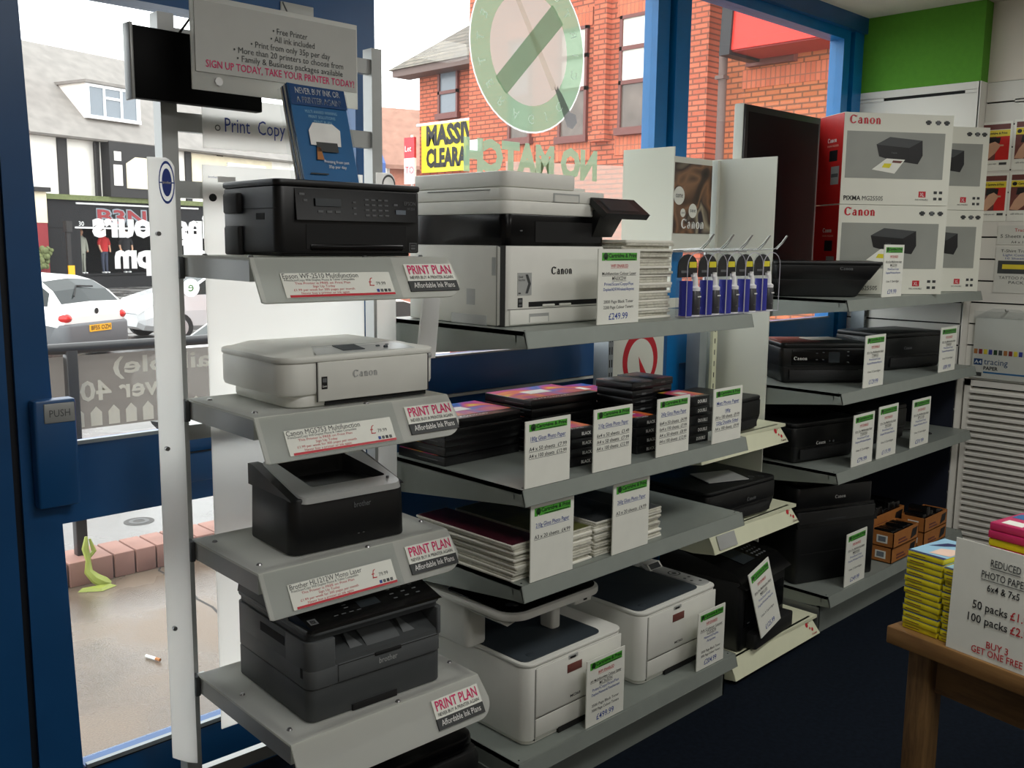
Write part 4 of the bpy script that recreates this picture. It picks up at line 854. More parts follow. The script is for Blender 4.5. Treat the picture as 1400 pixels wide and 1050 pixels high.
b=MB(); b.cyl((w-.04,.028,h-.01),(w-.04,.028,h-.004),.004,'printer_grey',8); b.build('button',t)
# --- dark grey multifunction laser
t=printer('dark grey laser printer on the lowest shelf of the display stand',(-.605,.112,.464),-3.4)
w,d,h=.400,.390,.255; G1,G2='printer_grey','printer_grey_dark'
b=MB(); b.rr(.0,w,.004,d,.0,.084,G2,rs=(.025,.025,.02,.02),e=.004); b.rr(.0,w,.0,d,.086,.134,G1,rs=(.025,.025,.02,.02),e=.002)
b.rr(.0,.075,.0,.12,.132,.205,G1,rs=(.025,.004,.004,.004),e=.001); b.rr(w-.018,w,.0,.12,.132,.205,G1,rs=(.004,.014,.004,.004),e=.001); b.rr(.0,w,.11,d,.132,.205,G1,rs=(.004,.004,.02,.02),e=.001)
b.bx(-.0008,.0,.12,.25,.165,.188,'slot_black'); b.bx(-.001,0,.03,.04,.11,.135,'slot_black'); b.rr(.12,.255,-.001,.02,.0,.016,'slot_black',r=.004,e=.001); body=b.build('body',t)
b=MB(); b.rr(.004,w-.004,.01,d-.005,.205,.225,G2,r=.02,e=.004); b.rr(.0,w,-.002,d,.222,.234,G1,rs=(.03,.03,.02,.02),e=.004); b.hexa([(.002,.10,.23),(w-.002,.10,.23),(w-.002,d-.004,.23),(.002,d-.004,.23)],[(.006,.14,.270),(w-.006,.14,.270),(w-.006,d-.01,.270),(.006,d-.01,.270)],G1); lid=b.build('scanner',t)
b=MB(); b.hexa([(.004,-.003,.231),(w-.004,-.003,.231),(w-.002,.15,.231),(.002,.15,.231)],[(.012,-.001,.238),(w-.012,-.001,.238),(w-.006,.15,.274),(.006,.15,.274)],PG); cp=b.build('control_panel',t)
b=MB()
def on(x,y): return (x,y,.238+(y+.001)/.151*.036+.0006)
def chip(x,y,wd,dd,m='grey_ink'): b.quad([on(x,y),on(x+wd,y),on(x+wd,y+dd),on(x,y+dd)],m)
chip(.02,.02,.022,.022); chip(.024,.024,.014,.014,PG); chip(.17,.035,.06,.03,'lcd')
for k in range(4): chip(.09+k*.022,.03,.012,.003)
for r in range(3): chip(.13,.05+r*.012,.012,.003)
for r in range(3):
    for c in range(3): chip(.27+c*.035,.035+r*.02,.012,.004)
b.build('button',cp)
b=MB(); b.hexa([(.076,.002,.134),(w-.019,.002,.134),(w-.019,.109,.134),(.076,.109,.134)],[(.076,.004,.146),(w-.019,.004,.146),(w-.019,.109,.186),(.076,.109,.186)],G2)
for x in (.13,.29): b.hexa([(x,.02,.15),(x+.04,.02,.15),(x+.04,.1,.16),(x,.1,.16)],[(x,.06,.185),(x+.006,.06,.185),(x+.006,.1,.19),(x,.1,.19)],G1)
b.hexa([(.175,.01,.146),(.275,.01,.146),(.275,.1,.18),(.175,.1,.18)],[(.175,.03,.16),(.275,.03,.16),(.275,.1,.192),(.175,.1,.192)],G1); b.build('paper_slot',t)
b=MB(); b.rr(.08,w-.02,-.003,.004,.09,.135,G1,r=.003,e=.001); b.bx(.08,w-.02,-.0034,-.003,.132,.134,'slot_black'); b.rr(.185,.265,-.006,.0,.127,.137,'slot_black',r=.002); b.text('brother',(.225,-.0042,.105),.022,'printer_silver',align='c',fit=.055,bold=.012); b.build('output_tray',t)
# --- black machine on the floor under the stand
t=printer('black machine standing on the carpet under the display stand',(-.475,.10,0.0),-3)
b=MB(); b.rr(0,.42,0,.38,0,.22,PB,r=.05,e=.03,seg=6); b.build('body',t); b=MB(); b.rr(.02,.40,.01,.37,.22,.262,PG,r=.05,e=.02,seg=6); b.build('scanner_lid',t); b=MB(); b.text('brother',(.26,-.001,.16),.02,'grey_ink',fit=.05); b.build('lettering',t)
# --- white colour laser multifunction with touch panel (top shelf)
t=printer('white laser printer with black band and tilted touch screen, top shelf',(.045,.125,1.396),0)
w,d,h=.43,.42,.425; Wh,Wb='printer_white','printer_white_b'
b=MB(); b.rr(.0,w,.0,d,.0,.222,Wh,rs=(.028,.028,.01,.01),e=.005,seg=6); b.bx(.012,w-.01,-.0008,.0,.046,.0475,'seam'); b.bx(.0015,.003,-.001,.03,.0,.222,'seam'); b.bx(-.0008,0,.03,.0315,.0,.222,'seam')
b.bx(-.0009,0,.035,.05,.14,.19,'printer_silver'); b.bx(-.0009,0,.07,.22,.0,.028,'printer_silver'); b.bx(-.0009,0,.12,.155,.055,.1,'printer_silver'); body=b.build('body',t)
b=MB(); b.bx(.095,.40,-.0012,.004,.052,.066,'slot_black'); b.rr(.15,.20,-.004,.002,.051,.058,Wh,r=.002); b.rr(.22,.27,-.004,.002,.051,.058,Wh,r=.002); b.build('bypass_slot',t)
b=MB(); b.rr(.02,w-.01,-.003,.004,.004,.045,Wh,r=.004,e=.002); b.bx(.095,.175,-.0036,-.003,.008,.033,'printer_silver'); b.bx(.098,.172,-.004,-.0034,.008,.024,Wh); b.build('paper_drawer',t)
b=MB(); b.logo((.185,-.001,.142),.0155,'black_ink'); b.build('lettering',t)
b=MB(); b.bx(.05,.105,-.0012,0,.085,.148,'printer_silver'); 
b.quad([(.08,-.0016,.143),(.09,-.0016,.143),(.102,-.0016,.117),(.09,-.0016,.09),(.08,-.0016,.09),(.091,-.0016,.117)],'dark_ink'); b.text('Quick',(.053,-.0016,.134),.008,'dark_ink',fit=.018); b.text('First Print',(.053,-.0016,.125),.008,'dark_ink',fit=.026); b.bx(.053,.062,-.0016,-.001,.089,.093,'dark_ink')
b.bx(.052,.07,-.0012,0,.052,.078,PB); b.bx(.055,.067,-.0016,-.001,.055,.060,'grey_ink'); b.bx(.055,.067,-.0016,-.001,.066,.074,'grey_ink'); b.build('sticker',t)
b=MB(); b.rr(.003,w-.003,.003,d,.222,.308,PG,rs=(.026,.026,.01,.01),e=.002,seg=6); b.bx(.12,.40,.001,.004,.232,.29,'slot_black'); b.bx(.06,.069,.0015,.003,.262,.265,'grey_ink'); b.build('output_bay',t)
b=MB(); b.rr(.0,w,.0,d,.308,.345,Wh,rs=(.03,.03,.01,.01),e=.004,seg=6); b.rr(.001,w-.001,.001,d,.3455,.380,Wh,rs=(.03,.03,.01,.01),e=.004,seg=6); b.bx(.19,.30,-.0008,.002,.347,.371,'printer_silver'); b.bx(.195,.295,-.0012,.001,.347,.366,Wb); b.bx(-.0006,.0005,.06,.33,.372,.374,'seam'); b.build('scanner',t)
b=MB(); b.rr(.004,.285,.004,d-.02,.381,.424,Wh,rs=(.03,.006,.01,.01),e=.006,seg=6); b.rr(.285,w-.01,.08,d-.03,.381,.395,Wh,r=.01); b.build('document_feeder',t)
b=MB(); b.hexa([(.345,-.055,.303),(.548,-.055,.303),(.548,.0,.345),(.345,.0,.345)],[(.345,-.068,.318),(.548,-.068,.318),(.548,-.003,.365),(.345,-.003,.365)],PB); b.hexa([(.36,.0,.25),(.45,.0,.25),(.45,.03,.25),(.36,.03,.25)],[(.36,-.035,.322),(.47,-.035,.322),(.47,.03,.335),(.36,.03,.335)],PB); tp=b.build('touch_panel',t)
b=MB(); nn=Vector((0,-.047,.065)).normalized()*.001
q=[(.372,-.056,.3266),(.51,-.056,.3266),(.51,-.010,.3599),(.372,-.010,.3599)]; b.quad([tuple(Vector(p)+nn) for p in q],'lcd'); b.build('display',tp)
# --- white A4 lasers on the base shelf
def floor_laser(label,loc,w,panel):
    t=printer(label,loc,0); d=.50; h=.243
    b=MB(); b.rr(.0,w,.0,d,.012,h,Wh,rs=(.035,.03,.02,.02),e=.008,seg=6); b.rr(.008,w-.008,.008,d-.01,.0,.014,Wb,rs=(.03,.03,.02,.02),e=.003); b.bx(.036,.0372,-.0012,.04,.012,h-.01,'seam'); b.bx(.037,w-.005,-.0009,0,.079,.0802,'seam'); b.bx(.14,.36,-.001,.02,.0,.017,'slot_black'); b.build('body',t)
    b=MB(); b.rr(-.002,w+.002,-.002,d,h-.001,h+.010,Wh,rs=(.038,.03,.02,.02),e=.005,seg=6); rim=b.build('top_cover',t)
    b=MB(); b.rr(.010,w-.075,.018,d-.06,h+.0095,h+.0125,'tray_dark',rs=(.025,.03,.03,.02),e=.001); b.rr(.05,.08,.035,.06,h+.012,h+.0135,'tray_dark',r=.01); b.build('output_tray',t)
    b=MB(); b.rr(.038,w-.008,-.004,.003,.085,h-.008,Wh,r=.004,e=.002); b.rr(.17,.235,-.0055,-.003,h-.062,h-.036,'frame_maroon',r=.001,e=.0005); b.text('MC363',(.185,-.0046,.10),.011,'dark_ink',fit=.045,bold=.03); b.bx(.175,.215,-.006,-.003,h-.018,h-.008,'printer_silver'); b.bx(.18,.205,-.0065,-.004,h-.018,h-.012,'slot_black'); b.build('front_cover',t)
    b=MB(); b.rr(.038,w-.008,-.0035,.003,.022,.078,Wb,r=.004,e=.002); b.build('paper_drawer',t)
    return t,h
t,h=floor_laser('white laser multifunction with raised scanner, left on the lowest shelf',(.075,.048,.17),.432,False)
b=MB(); b.rr(-.05,.03,.20,.5,.255,.388,Wh,rs=(.02,.015,.02,.02),e=.01); b.build('scanner_support',t)
b=MB(); b.rr(.245,.285,.13,.19,h+.012,.40,Wh,r=.012,e=.005); b.build('scanner_support',t)
b=MB(); b.rr(-.066,.345,.0,.47,.392,.416,Wh,rs=(.075,.06,.03,.03),e=.012,seg=8); b.rr(.235,.315,.03,.09,.366,.392,Wh,r=.008,e=.003); b.bx(.275,.29,.0285,.031,.373,.378,'slot_black'); b.prism([(-.06,.39),(-.03,.368),(.0,.374),(.03,.39)],'y',.05,.2,Wh); sc_=b.build('scanner',t)
b=MB(); b.rr(-.05,.335,.012,.30,.4155,.420,PG,rs=(.06,.05,.02,.02),e=.002,seg=6)
for k in range(6): b.bx(.0+k*.045,.015+k*.045,.05,.06,.420,.4208,'grey_ink')
b.ell((.0,.07,.4206),.015,'tray_dark',14,nrm='z'); b.build('control_panel',sc_)
t,h=floor_laser('white single-function laser printer, right on the lowest shelf',(.628,.068,.17),.435,True)
b=MB(); b.rr(.365,.43,.02,.26,h+.0085,h+.015,'printer_silver',r=.02,e=.003); b.hexa([(.355,.235,h+.012),(.43,.235,h+.012),(.43,.26,h+.012),(.355,.26,h+.012)],[(.35,.25,h+.035),(.425,.25,h+.035),(.43,.29,h+.03),(.355,.29,h+.03)],Wh); cp=b.build('control_panel',t)
b=MB(); b.quad([(.36,.236,h+.017),(.42,.236,h+.017),(.416,.2488,h+.034),(.356,.2488,h+.034)],'lcd'); b.ell((.397,.16,h+.0158),.024,'dark_ink',18,nrm='z',rin=.019); b.ell((.397,.16,h+.0158),.010,'dark_ink',12,nrm='z')
for q in ((.38,.10),(.405,.10),(.38,.07),(.405,.05)): b.ell((*q,h+.0158),.006,'dark_ink',10,nrm='z')
b.build('button',cp)
# --- generic black inkjets
def inkjet(label,loc,rotz,w,d,h,taper=.03,name=None,logo=True,panel=True,mark='grey_ink',lx=.22,lz=.55,paper=None,gloss=False):
    t=printer(label,loc,rotz)
    b=MB(); b.rr(taper*.6,w-taper*.6,taper*.4,d,.0,h*.42,PB,r=.02,e=.006,top=(0,w,0,d)); b.rr(0,w,0,d,h*.40,h*.88,PB,r=.022,e=.004,seg=6); b.bx(.03,w-.03,-.0008,0,h*.40,h*.41,'slot_black'); b.build('body',t)
    b=MB(); b.rr(.002,w-.002,.0,d,h*.88,h,PG if gloss else PB,r=.025,e=.008,seg=6); b.build('scanner_lid',t)
    if panel:
        b=MB(); b.rr(w*.12,w*.95,-.003,.004,h*.45,h*.84,PG,r=.002,e=.0015); cp=b.build('control_panel',t)
        b=MB(); b.bx(w*.52,w*.64,-.004,-.003,h*.52,h*.78,'lcd'); b.build('display',cp)
        b=MB()
        for q in ((.38,.74),(.45,.76),(.45,.58),(.38,.58),(.72,.78),(.72,.68),(.72,.52)): b.rr(w*q[0],w*q[0]+.009,-.0042,-.003,h*q[1],h*q[1]+.004,'grey_ink',r=.001)
        b.build('button',cp)
    b=MB(); b.rr(w*.1,w*.9,-.004,.004,h*.08,h*.34,PM,r=.003,e=.002); b.bx(w*.15,w*.85,-.0044,-.004,h*.33,h*.345,'slot_black'); b.build('output_tray',t)
    if logo: b=MB(); b.logo((w*lx,-.0046,h*lz),.0105,mark); b.build('lettering',t)
    return t
# cream display printers
inkjet('black inkjet printer on the upper cream shelf, mostly behind the paper packs',(1.235,.255,.885),4,.44,.31,.135,panel=False,logo=False)
t=inkjet('black inkjet printer with a clear flap on top on the middle cream shelf',(1.20,.215,.555),-2,.47,.33,.145,lx=.55,lz=.5,panel=False)
b=MB(); b.hexa([(.12,.08,.150),(.30,.02,.150),(.36,.16,.150),(.18,.22,.150)],[(.12,.08,.153),(.30,.02,.153),(.36,.16,.153),(.18,.22,.153)],'printer_silver'); b.build('clear_flap',t)
b=MB()
for q in ((.32,.03),(.36,.05),(.30,.06),(.40,.03)): b.ell((*q,.1462),.012,'grey_ink',12,nrm='z',rin=.009)
b.build('button',t)
t=printer('tall black inkjet multifunction on the lowest cream shelf with a leaning card',(1.262,.065,.095),6)
w,d=.40,.38
b=MB(); b.rr(.0,w,.02,d,.0,.27,PB,r=.02,e=.006); b.rr(.06,w-.0,-.02,.03,.0,.06,PM,r=.01,e=.004); b.build('body',t)
b=MB(); b.hexa([(.0,.0,.25),(w,.0,.25),(w,d,.27),(0,d,.27)],[(.01,.06,.30),(w-.01,.06,.30),(w-.01,d,.36),(.01,d,.36)],PG); lid=b.build('document_feeder',t)
b=MB(); b.quad([(.12,.075,.3055),(.22,.075,.3055),(.22,.19,.326),(.12,.19,.326)],'lcd'); b.build('display',lid)
b=MB()
for r in range(4):
    for c in range(4): b.bx(.25+c*.022,.26+c*.022,.08+r*.022,.088+r*.022,.3055+r*.0036,.3085+r*.0036,'grey_ink')
b.build('button',lid)
b=MB(); b.bx(.03,w-.03,.015,.022,.09,.2,PG); b.bx(.1,.13,.0145,.016,.215,.219,'grey_ink'); b.bx(.05,.07,.0145,.016,.10,.104,'grey_ink'); b.build('front_cover',t)
price_card('tilted price card reading £125.99 leaning on the tall black printer',(1.335,.035,.145),.16,.265,ink('MB5150','£125.99'),rot=(math.radians(-8),math.radians(-13),math.radians(4)))
# right shelving printers
t=printer('flat black printer with slanted side before the white boxes, top right shelf',(1.84,.355,1.414),-45)
w,d,h=.45,.24,.15
b=MB(); b.rr(.03,w-.09,.03,d,.0,h*.5,PB,r=.02,e=.006,top=(.01,w-.045,.01,d)); b.rr(.01,w-.045,.01,d,h*.48,h*.9,PB,r=.015,e=.004,top=(.0,w,.0,d)); b.build('body',t)
b=MB(); b.rr(-.002,w+.004,-.004,d,h*.9,h,PB,r=.02,e=.006); b.build('scanner_lid',t); b=MB(); b.logo((w*.60,-.0052,h*.76),.0095,'grey_ink'); b.build('lettering',t)
t=inkjet('black inkjet printer with touch panel at the left of the second right shelf',(1.943,.367,1.034),-39.8,.41,.285,.175,mark='white_ink',lx=.14,lz=.58)
b=MB(); b.rr(.02,.2,.06,.26,.175,.178,'frame_maroon',r=.004,e=.001); b.build('glossy_lid_print',t)
lf=thing('leaflet','white leaflets lying on the black printer, second right shelf','leaflet',(2.14,.33,1.214),-30); b=MB(); b.rr(0,.15,0,.11,0,.003,'paper_white',r=.002,e=.0005); b.hexa([(.07,-.04,.003),(.24,-.04,.003),(.24,.06,.003),(.07,.06,.003)],[(.07,-.04,.006),(.24,-.04,.006),(.24,.06,.012),(.07,.06,.012)],'clear_plastic'); b.build('sheet',lf)
inkjet('flat black inkjet printer behind the far end card of the second right shelf',(2.70,.25,1.034),-12.2,.47,.30,.178,panel=False,lx=.30,lz=.55)
t=inkjet('black inkjet printer left on the third right shelf',(1.875,.245,.702),-11.7,.42,.33,.176,panel=False,lx=.33,lz=.42,mark='white_ink')
b=MB(); b.ell((.25,-.005,.08),.006,'grey_ink',10); b.rr(.222,.23,-.005,-.003,.078,.084,'grey_ink',r=.001); b.build('button',t)
inkjet('black inkjet printer behind the cards in the middle of the third right shelf',(2.40,.22,.702),-6,.44,.33,.17,panel=False,lx=.6)
t=printer('big black office inkjet at the left of the lowest right shelf',(1.89,.215,.171),-20)
w,d,h=.45,.36,.46
b=MB(); b.rr(0,w,0,d,0,.32,PB,r=.02,e=.006); b.bx(.03,w-.03,-.001,0,.13,.132,'slot_black'); b.bx(.03,w-.03,-.001,0,.25,.252,'slot_black'); b.build('body',t)
b=MB(); b.hexa([(.0,-.005,.25),(w,-.005,.25),(w,.1,.25),(0,.1,.25)],[(.0,.02,.33),(w,.02,.33),(w,.1,.33),(0,.1,.33)],PG); cp=b.build('control_panel',t)
b=MB(); b.hexa([(.16,-.001,.275),(.27,-.001,.275),(.27,.02,.275),(.16,.02,.275)],[(.16,.0115,.318),(.27,.0115,.318),(.27,.02,.318),(.16,.02,.318)],'lcd'); b.build('display',cp)
b=MB(); b.rr(.01,w-.01,.02,d,.325,.42,PB,r=.02,e=.008); b.rr(.03,w-.05,.05,d-.02,.42,.46,PB,r=.02,e=.01); b.logo((.22,.0185,.36),.0105,'white_ink'); b.build('document_feeder',t)
# ================================================================ PAPER, PACKS, BOXES
SW='swirl'; colour_swirl(SW,[(20,20,24),(30,110,200),(196,40,140),(236,120,40),(240,214,50),(30,30,34)],scale=5.0)
colour_swirl('poster_art',[(40,28,24),(70,52,42),(150,110,80),(60,48,44),(176,164,140),(50,40,50)],scale=7,rough=.3,distort=.8)
def pack_proto(w,d,h,top=True,spine=None,side=None):
    t=bpy.data.objects.new('photo_paper_pack',None); t.empty_display_size=.02; COL.objects.link(t)
    b=MB(); b.rr(0,w,0,d,0,h,'pack_black',r=.002,e=.001,seg=1); b.build('box',t)
    if top:
        b=MB(); b.bx(.003,w-.003,d*.18,d-.003,h,h+.0006,SW); b.bx(w*.30,w*.62,d*.45,d*.7,h+.0006,h+.0012,'white_card'); b.text('BLACK DIAMOND',(w*.1,d*.06,h+.0008),.02,'white_ink',right=(1,0,0),up=(0,1,0),fit=w*.5); b.build('cover_print',t)
    b=MB()
    if spine=='-':
        b.bx(w*.15,w*.9,-.0008,0,h*.45,h*.5,'grey_ink'); b.bx(w*.4,w*.6,-.0009,0,h*.35,h*.62,'grey_ink')
    elif spine: b.text(spine,(w*.42,-.0008,h*.28),h*.5,'white_ink',fit=w*(.07*len(spine)),bold=.02)
    b.bx(-.0008,0,d*.15,d*.55,h*.45,h*.55,'grey_ink') if side else None
    if b.v: b.build('lettering',t)
    return t
used={}
def stack(n,proto_args,loc,rot,label,group,jit=.004,hh=None):
    key=tuple(sorted(proto_args.items())); h=proto_args['h']
    for k in range(n):
        lab='%s, %s'%(label,ORD[n-1-k]) if n>1 else label
        p=(loc[0]+random.uniform(-jit,jit),loc[1]+random.uniform(-jit,jit),loc[2]+k*(h+.0014)); r=rot+random.uniform(-1.2,1.2)*(jit/.004)
        if key not in used:
            t=pack_proto(**proto_args); used[key]=t; t.location=p; t.rotation_euler=(0,0,math.radians(r)); tag(t,lab,'paper pack',group)
        else: dup(used[key],p,lab,r,group)
A4=dict(w=.315,d=.222,h=.0265,side=1)
stack(5,A4,(.025,.352,.967),0,'black A4 paper box, left-end stack, second shelf','photo paper packs on the second shelf')
stack(6,A4,(.352,.315,.967),0,'black A4 paper box, wide stack behind 180g card','photo paper packs on the second shelf')
A4p=dict(w=.215,d=.222,h=.0262,spine='BLACK DIAMOND')
stack(5,A4p,(.70,.39,.967),0,'black paper box in the rear bright-lidded stack','photo paper packs on the second shelf')
T4=dict(w=.115,d=.158,h=.0245,spine='-',top=False)
stack(8,T4,(.685,.18,.967),0,'plain black box, tall stack behind the 210g card','photo paper packs on the second shelf')
stack(8,T4,(.82,.20,.967),0,'plain black box, tall stack behind the 260g card','photo paper packs on the second shelf')
S6=dict(w=.112,d=.155,h=.0272,spine='BLACK')
stack(4,S6,(.290,.090,.967),-3,'colourful-lidded small pack between the 180g and 210g cards','photo paper packs on the second shelf')
stack(4,S6,(.585,.075,.967),-3,'colourful-lidded small pack between the 210g and 260g cards','photo paper packs on the second shelf')
S7=dict(w=.115,d=.138,h=.0305,spine='DOUBLE')
stack(5,S7,(.835,.055,.967),-3,'colourful-lidded small pack between the 260g and matt cards','photo paper packs on the second shelf')
# third shelf: thin packs of A3 paper
def sheaf(n,loc,w,d,h,label,group,cat='paper pack',cover=True,jit=.006,name='paper_pack',bend=0.0):
    for k in range(n):
        b=MB(); z=k*(h+.0004); m='paper_edge' if k%3 else 'paper_white'
        nx=1; 
        b.rr(0,w,0,d,0,h,m,r=.003,e=h*.25,seg=1)
        if k==n-1 and cover: b.bx(.004,w-.004,.004,d-.004,h,h+.0006,SW if cover is True else cover); 
        o=b.build(name,loc=(loc[0]+random.uniform(-jit,jit),loc[1]+random.uniform(-jit,jit),loc[2]+z),rotz=random.uniform(-1.5,1.5))
        tag(o,'%s, %s'%(label,ORD[n-1-k]),cat,group)
M_('cover_wine',(86,34,46),.3,var=.3,scale=30); M_('cover_green',(96,98,52),.35,var=.25,scale=20)
gp='A3 paper packs on the third shelf'
sheaf(16,(.008,.035,.6962),.125,.42,.0062,'A3 paper pack, wine-topped left pile, third shelf',gp,cover='cover_wine')
sheaf(15,(.150,.030,.6962),.175,.42,.0062,'A3 paper pack, pile behind the left A3 card',gp,cover='cover_green')
sheaf(16,(.340,.032,.6962),.19,.42,.0062,'A3 paper pack, pile between the two A3 cards',gp,cover='printer_grey_dark')
sheaf(15,(.545,.028,.6962),.115,.42,.0062,'A3 paper pack, pile right of the right A3 card',gp,cover='printer_grey_dark')
# leaning tower of leaflets on the top shelf
sheaf(28,(.497,.075,1.3965),.235,.30,.0083,'white leaflet bundle, tall pile on the top shelf',"white leaflet bundles on the top shelf",'leaflet bundle',cover='paper_white',jit=.008,name='leaflet_bundle')
# round red logo poster
t=thing('poster','white poster with a large red ring logo behind the second shelf','poster',(1.215,.72,1.0),0)
b=MB(); b.bx(-.03,.39,.004,.008,.0,.30,'blue_paint'); b.bx(0,.36,0,.004,.03,.29,'panel_white'); b.build('board',t)
b=MB(); b.ell((.20,-.001,.145),.118,'logo_red',40,rz=.125); b.ell((.20,-.002,.137),.088,'panel_white',36,rz=.098); b.quad([(.185,-.003,.16),(.215,-.003,.015),(.265,-.003,.05)],'logo_red'); b.build('logo',t)
# spray cleaning kits on wire hooks
M_('cloth_cobalt',(44,48,150),.7,var=.06); M_('label_black',(24,24,26),.5); M_('bottle_grey',(58,58,62),.35); M_('label_yellow',(226,214,40),.5); M_('bottle_clear',(190,188,200),.3)
rk=thing('hook_rack','chrome wire hook rack at the right end of the top shelf','rack',(.745,.06,1.397),0)
b=MB(); b.bx(.0,.56,.10,.108,.205,.213,'chrome'); b.bx(.0,.008,.10,.108,.0,.205,'chrome'); b.bx(.30,.308,.10,.108,.0,.205,'chrome'); b.build('bar',rk)
for k in range(5):
    x=.055+k*.112; b=MB(); b.tube([(x,.104,.211),(x,.02,.215),(x,-.05,.22),(x+.005,-.07,.24),(x+.018,-.082,.265),(x+.026,-.08,.265),(x+.016,-.066,.237),(x+.010,-.05,.218)],.0022,'chrome',6); b.build('hook',rk)
def spray_kit(): 
    t=bpy.data.objects.new('cleaning_kit',None); COL.objects.link(t)
    b=MB(); arch=[(-.05,.0),(-.05,.10)]+[(-.05*math.cos(math.pi*k/8),.13+.035*math.sin(math.pi*k/8)) for k in range(9)]+[(.05,.10),(.05,.0)]
    b.tube([(x,-.022,z) for x,z in arch],.0012,'bottle_clear',5); b.prism(arch,'y',.014,.0152,'clear_plastic'); b.bx(-.05,.05,-.022,.015,0,.0015,'bottle_clear'); b.build('blister',t)
    b=MB(); b.prism([(.047*math.cos(math.pi*k/8),.128+.032*math.sin(math.pi*k/8)) for k in range(9)]+[(-.047,.10),(.047,.10)],'y',.010,.0135,'label_black'); b.bx(.005,.04,.0085,.0102,.125,.14,'label_yellow'); b.bx(-.035,.0,.0085,.0102,.112,.118,'grey_ink'); b.build('header_card',t)
    b=MB(); b.cyl((-.028,-.004,.003),(-.028,-.004,.092),.019,'cloth_cobalt',14); b.build('cloth_roll',t)
    b=MB(); b.lathe([(.0165,.003),(.0175,.006),(.0175,.062),(.012,.070),(.009,.074)],'bottle_grey',(.016,-.003,0),14); b.lathe([(.0172,.0),(.0172,.004)],'white_plastic',(.016,-.003,0),14); b.bx(.008,.024,-.0212,-.0205,.05,.053,'white_ink'); b.bx(.006,.022,-.0212,-.0205,.02,.022,'grey_ink'); bt=b.build('bottle',t)
    b=MB(); b.lathe([(.0165,.066),(.0165,.074),(.010,.078),(.0085,.098),(.006,.106),(.006,.112)],'white_plastic',(.016,-.003,0),12); b.bx(.002,.014,-.007,.001,.101,.108,'white_plastic'); b.build('nozzle',t)
    return t
k0=spray_kit(); k0.scale=(1.1,1.15,1.25); kl=['leftmost, next to the white leaflet pile','second from the left','third from the left','fourth from the left','rightmost, in front of the tall black screen']
for k in range(5):
    p=(.80+k*.112,.045,1.398); lab='spray bottle and blue cloth pack, '+kl[k]
    if k==0: k0.location=p; tag(k0,lab,'cleaning kit','cleaning kits on the hook rack')
    else: dup(k0,p,lab,group='cleaning kits on the hook rack')
# ---------------------------------------------------------------- cream display stand
CS=thing('display_stand','cream branded display stand with side panels and three sloping shelf fronts','display stand',(1.17,0,0),0)
b=MB(); b.bx(.0,.006,.40,.64,1.45,1.985,'panel_white'); b.build('side_panel',CS)
b=MB(); b.bx(.683,.689,.38,.70,.0,1.995,'panel_white'); b.bx(.664,.683,.655,.70,0,1.99,'panel_white'); b.build('side_panel',CS)
b=MB(); b.bx(.60,.632,.60,.615,0,1.40,'cream_metal'); z=.3
while z<1.38: b.bx(.612,.617,.5992,.601,z,z+.022,'slot_black'); z+=.05
b.bx(.545,.60,.63,.70,0,1.40,'post_grey'); b.build('upright',CS)
b=MB(); b.bx(.006,.69,.685,.70,1.60,1.63,'panel_white'); b.bx(.006,.69,.685,.70,1.36,1.40,'panel_white'); b.build('cross_bar',CS)
ds=M_('dot_red',(196,36,48),.5)
for i,(y,z,x0,x1) in enumerate(((.235,.885,.02,.665),(.160,.553,.02,.655),(.045,.093,.02,.672))):
    b=MB(); b.bx(x0,x1,y+.03,.66,z-.012,z,'cream_metal')
    b.hexa([(x0+.0,y,z-.075),(x1,y+.012,z-.075),(x1,y+.016,z-.075),(x0,y+.004,z-.075)],[(x0-.012,y+.03,z),(x1-.04,y+.04,z),(x1-.04,y+.05,z),(x0-.012,y+.04,z)],'cream_metal')
    b.prism([(y,z-.075),(y+.04,z),(.66,z),(.66,z-.09),(y+.1,z-.09)],'x',x0-.004,x0,'cream_metal')
    s=b.build('shelf',CS); b=MB()
    def dp(x,u): return (x0+x,y+.03*(1-u)+.0135*x/.65-.002,z-.075*u)
    for q in ((.565,.30,.010),(.583,.52,.005),(.60,.62,.007),(.58,.25,.003)):
        c_=dp(q[0],q[1]); b.add([(c_[0]+q[2]*math.cos(a),c_[1]-q[2]*.4*math.sin(a)*-1-.001,c_[2]+q[2]*math.sin(a)) for a in [k*math.pi/6 for k in range(12)]],[tuple(range(12))],'dot_red')
    c_=dp(.585,.88); b.logo((c_[0],c_[1]-.002,c_[2]),.007,'dot_red' if i==2 else 'frame_maroon'); b.build('red_dots',s)
    if i==1: b=MB(); c0=dp(.03,.18); c1=dp(.03,.85); b.hexa([(c1[0]-.0,c1[1]-.003,c1[2]),(c1[0]+.12,c1[1]-.003,c1[2]),(c1[0]+.12,c1[1]-.001,c1[2]),(c1[0],c1[1]-.001,c1[2])],[(c0[0],c0[1]-.003,c0[2]),(c0[0]+.12,c0[1]-.003,c0[2]),(c0[0]+.12,c0[1]-.001,c0[2]),(c0[0],c0[1]-.001,c0[2])],'printer_silver'); b.build('ticket_pocket',s)
po=thing('poster','dark photographic advert with white circles between the cream side panels','poster',(1.50,.66,1.655),0)
b=MB(); b.bx(0,.305,.004,.02,-.05,.335,'panel_white'); b.bx(.0,.30,0,.004,.02,.31,'poster_art'); b.build('board',po)
b=MB()
for cx,cz,r,s in ((.065,.175,.038,'come'),(.095,.105,.018,'and'),(.165,.115,.030,'see')): b.ell((cx,-.001,cz),r,'white_card',24); b.text(s,(cx,-.002,cz-r*.2),r*.85,'grey_ink',align='c',fit=r*1.3)
b.logo((.085,-.001,.04),.029,'white_ink'); b.build('lettering',po)
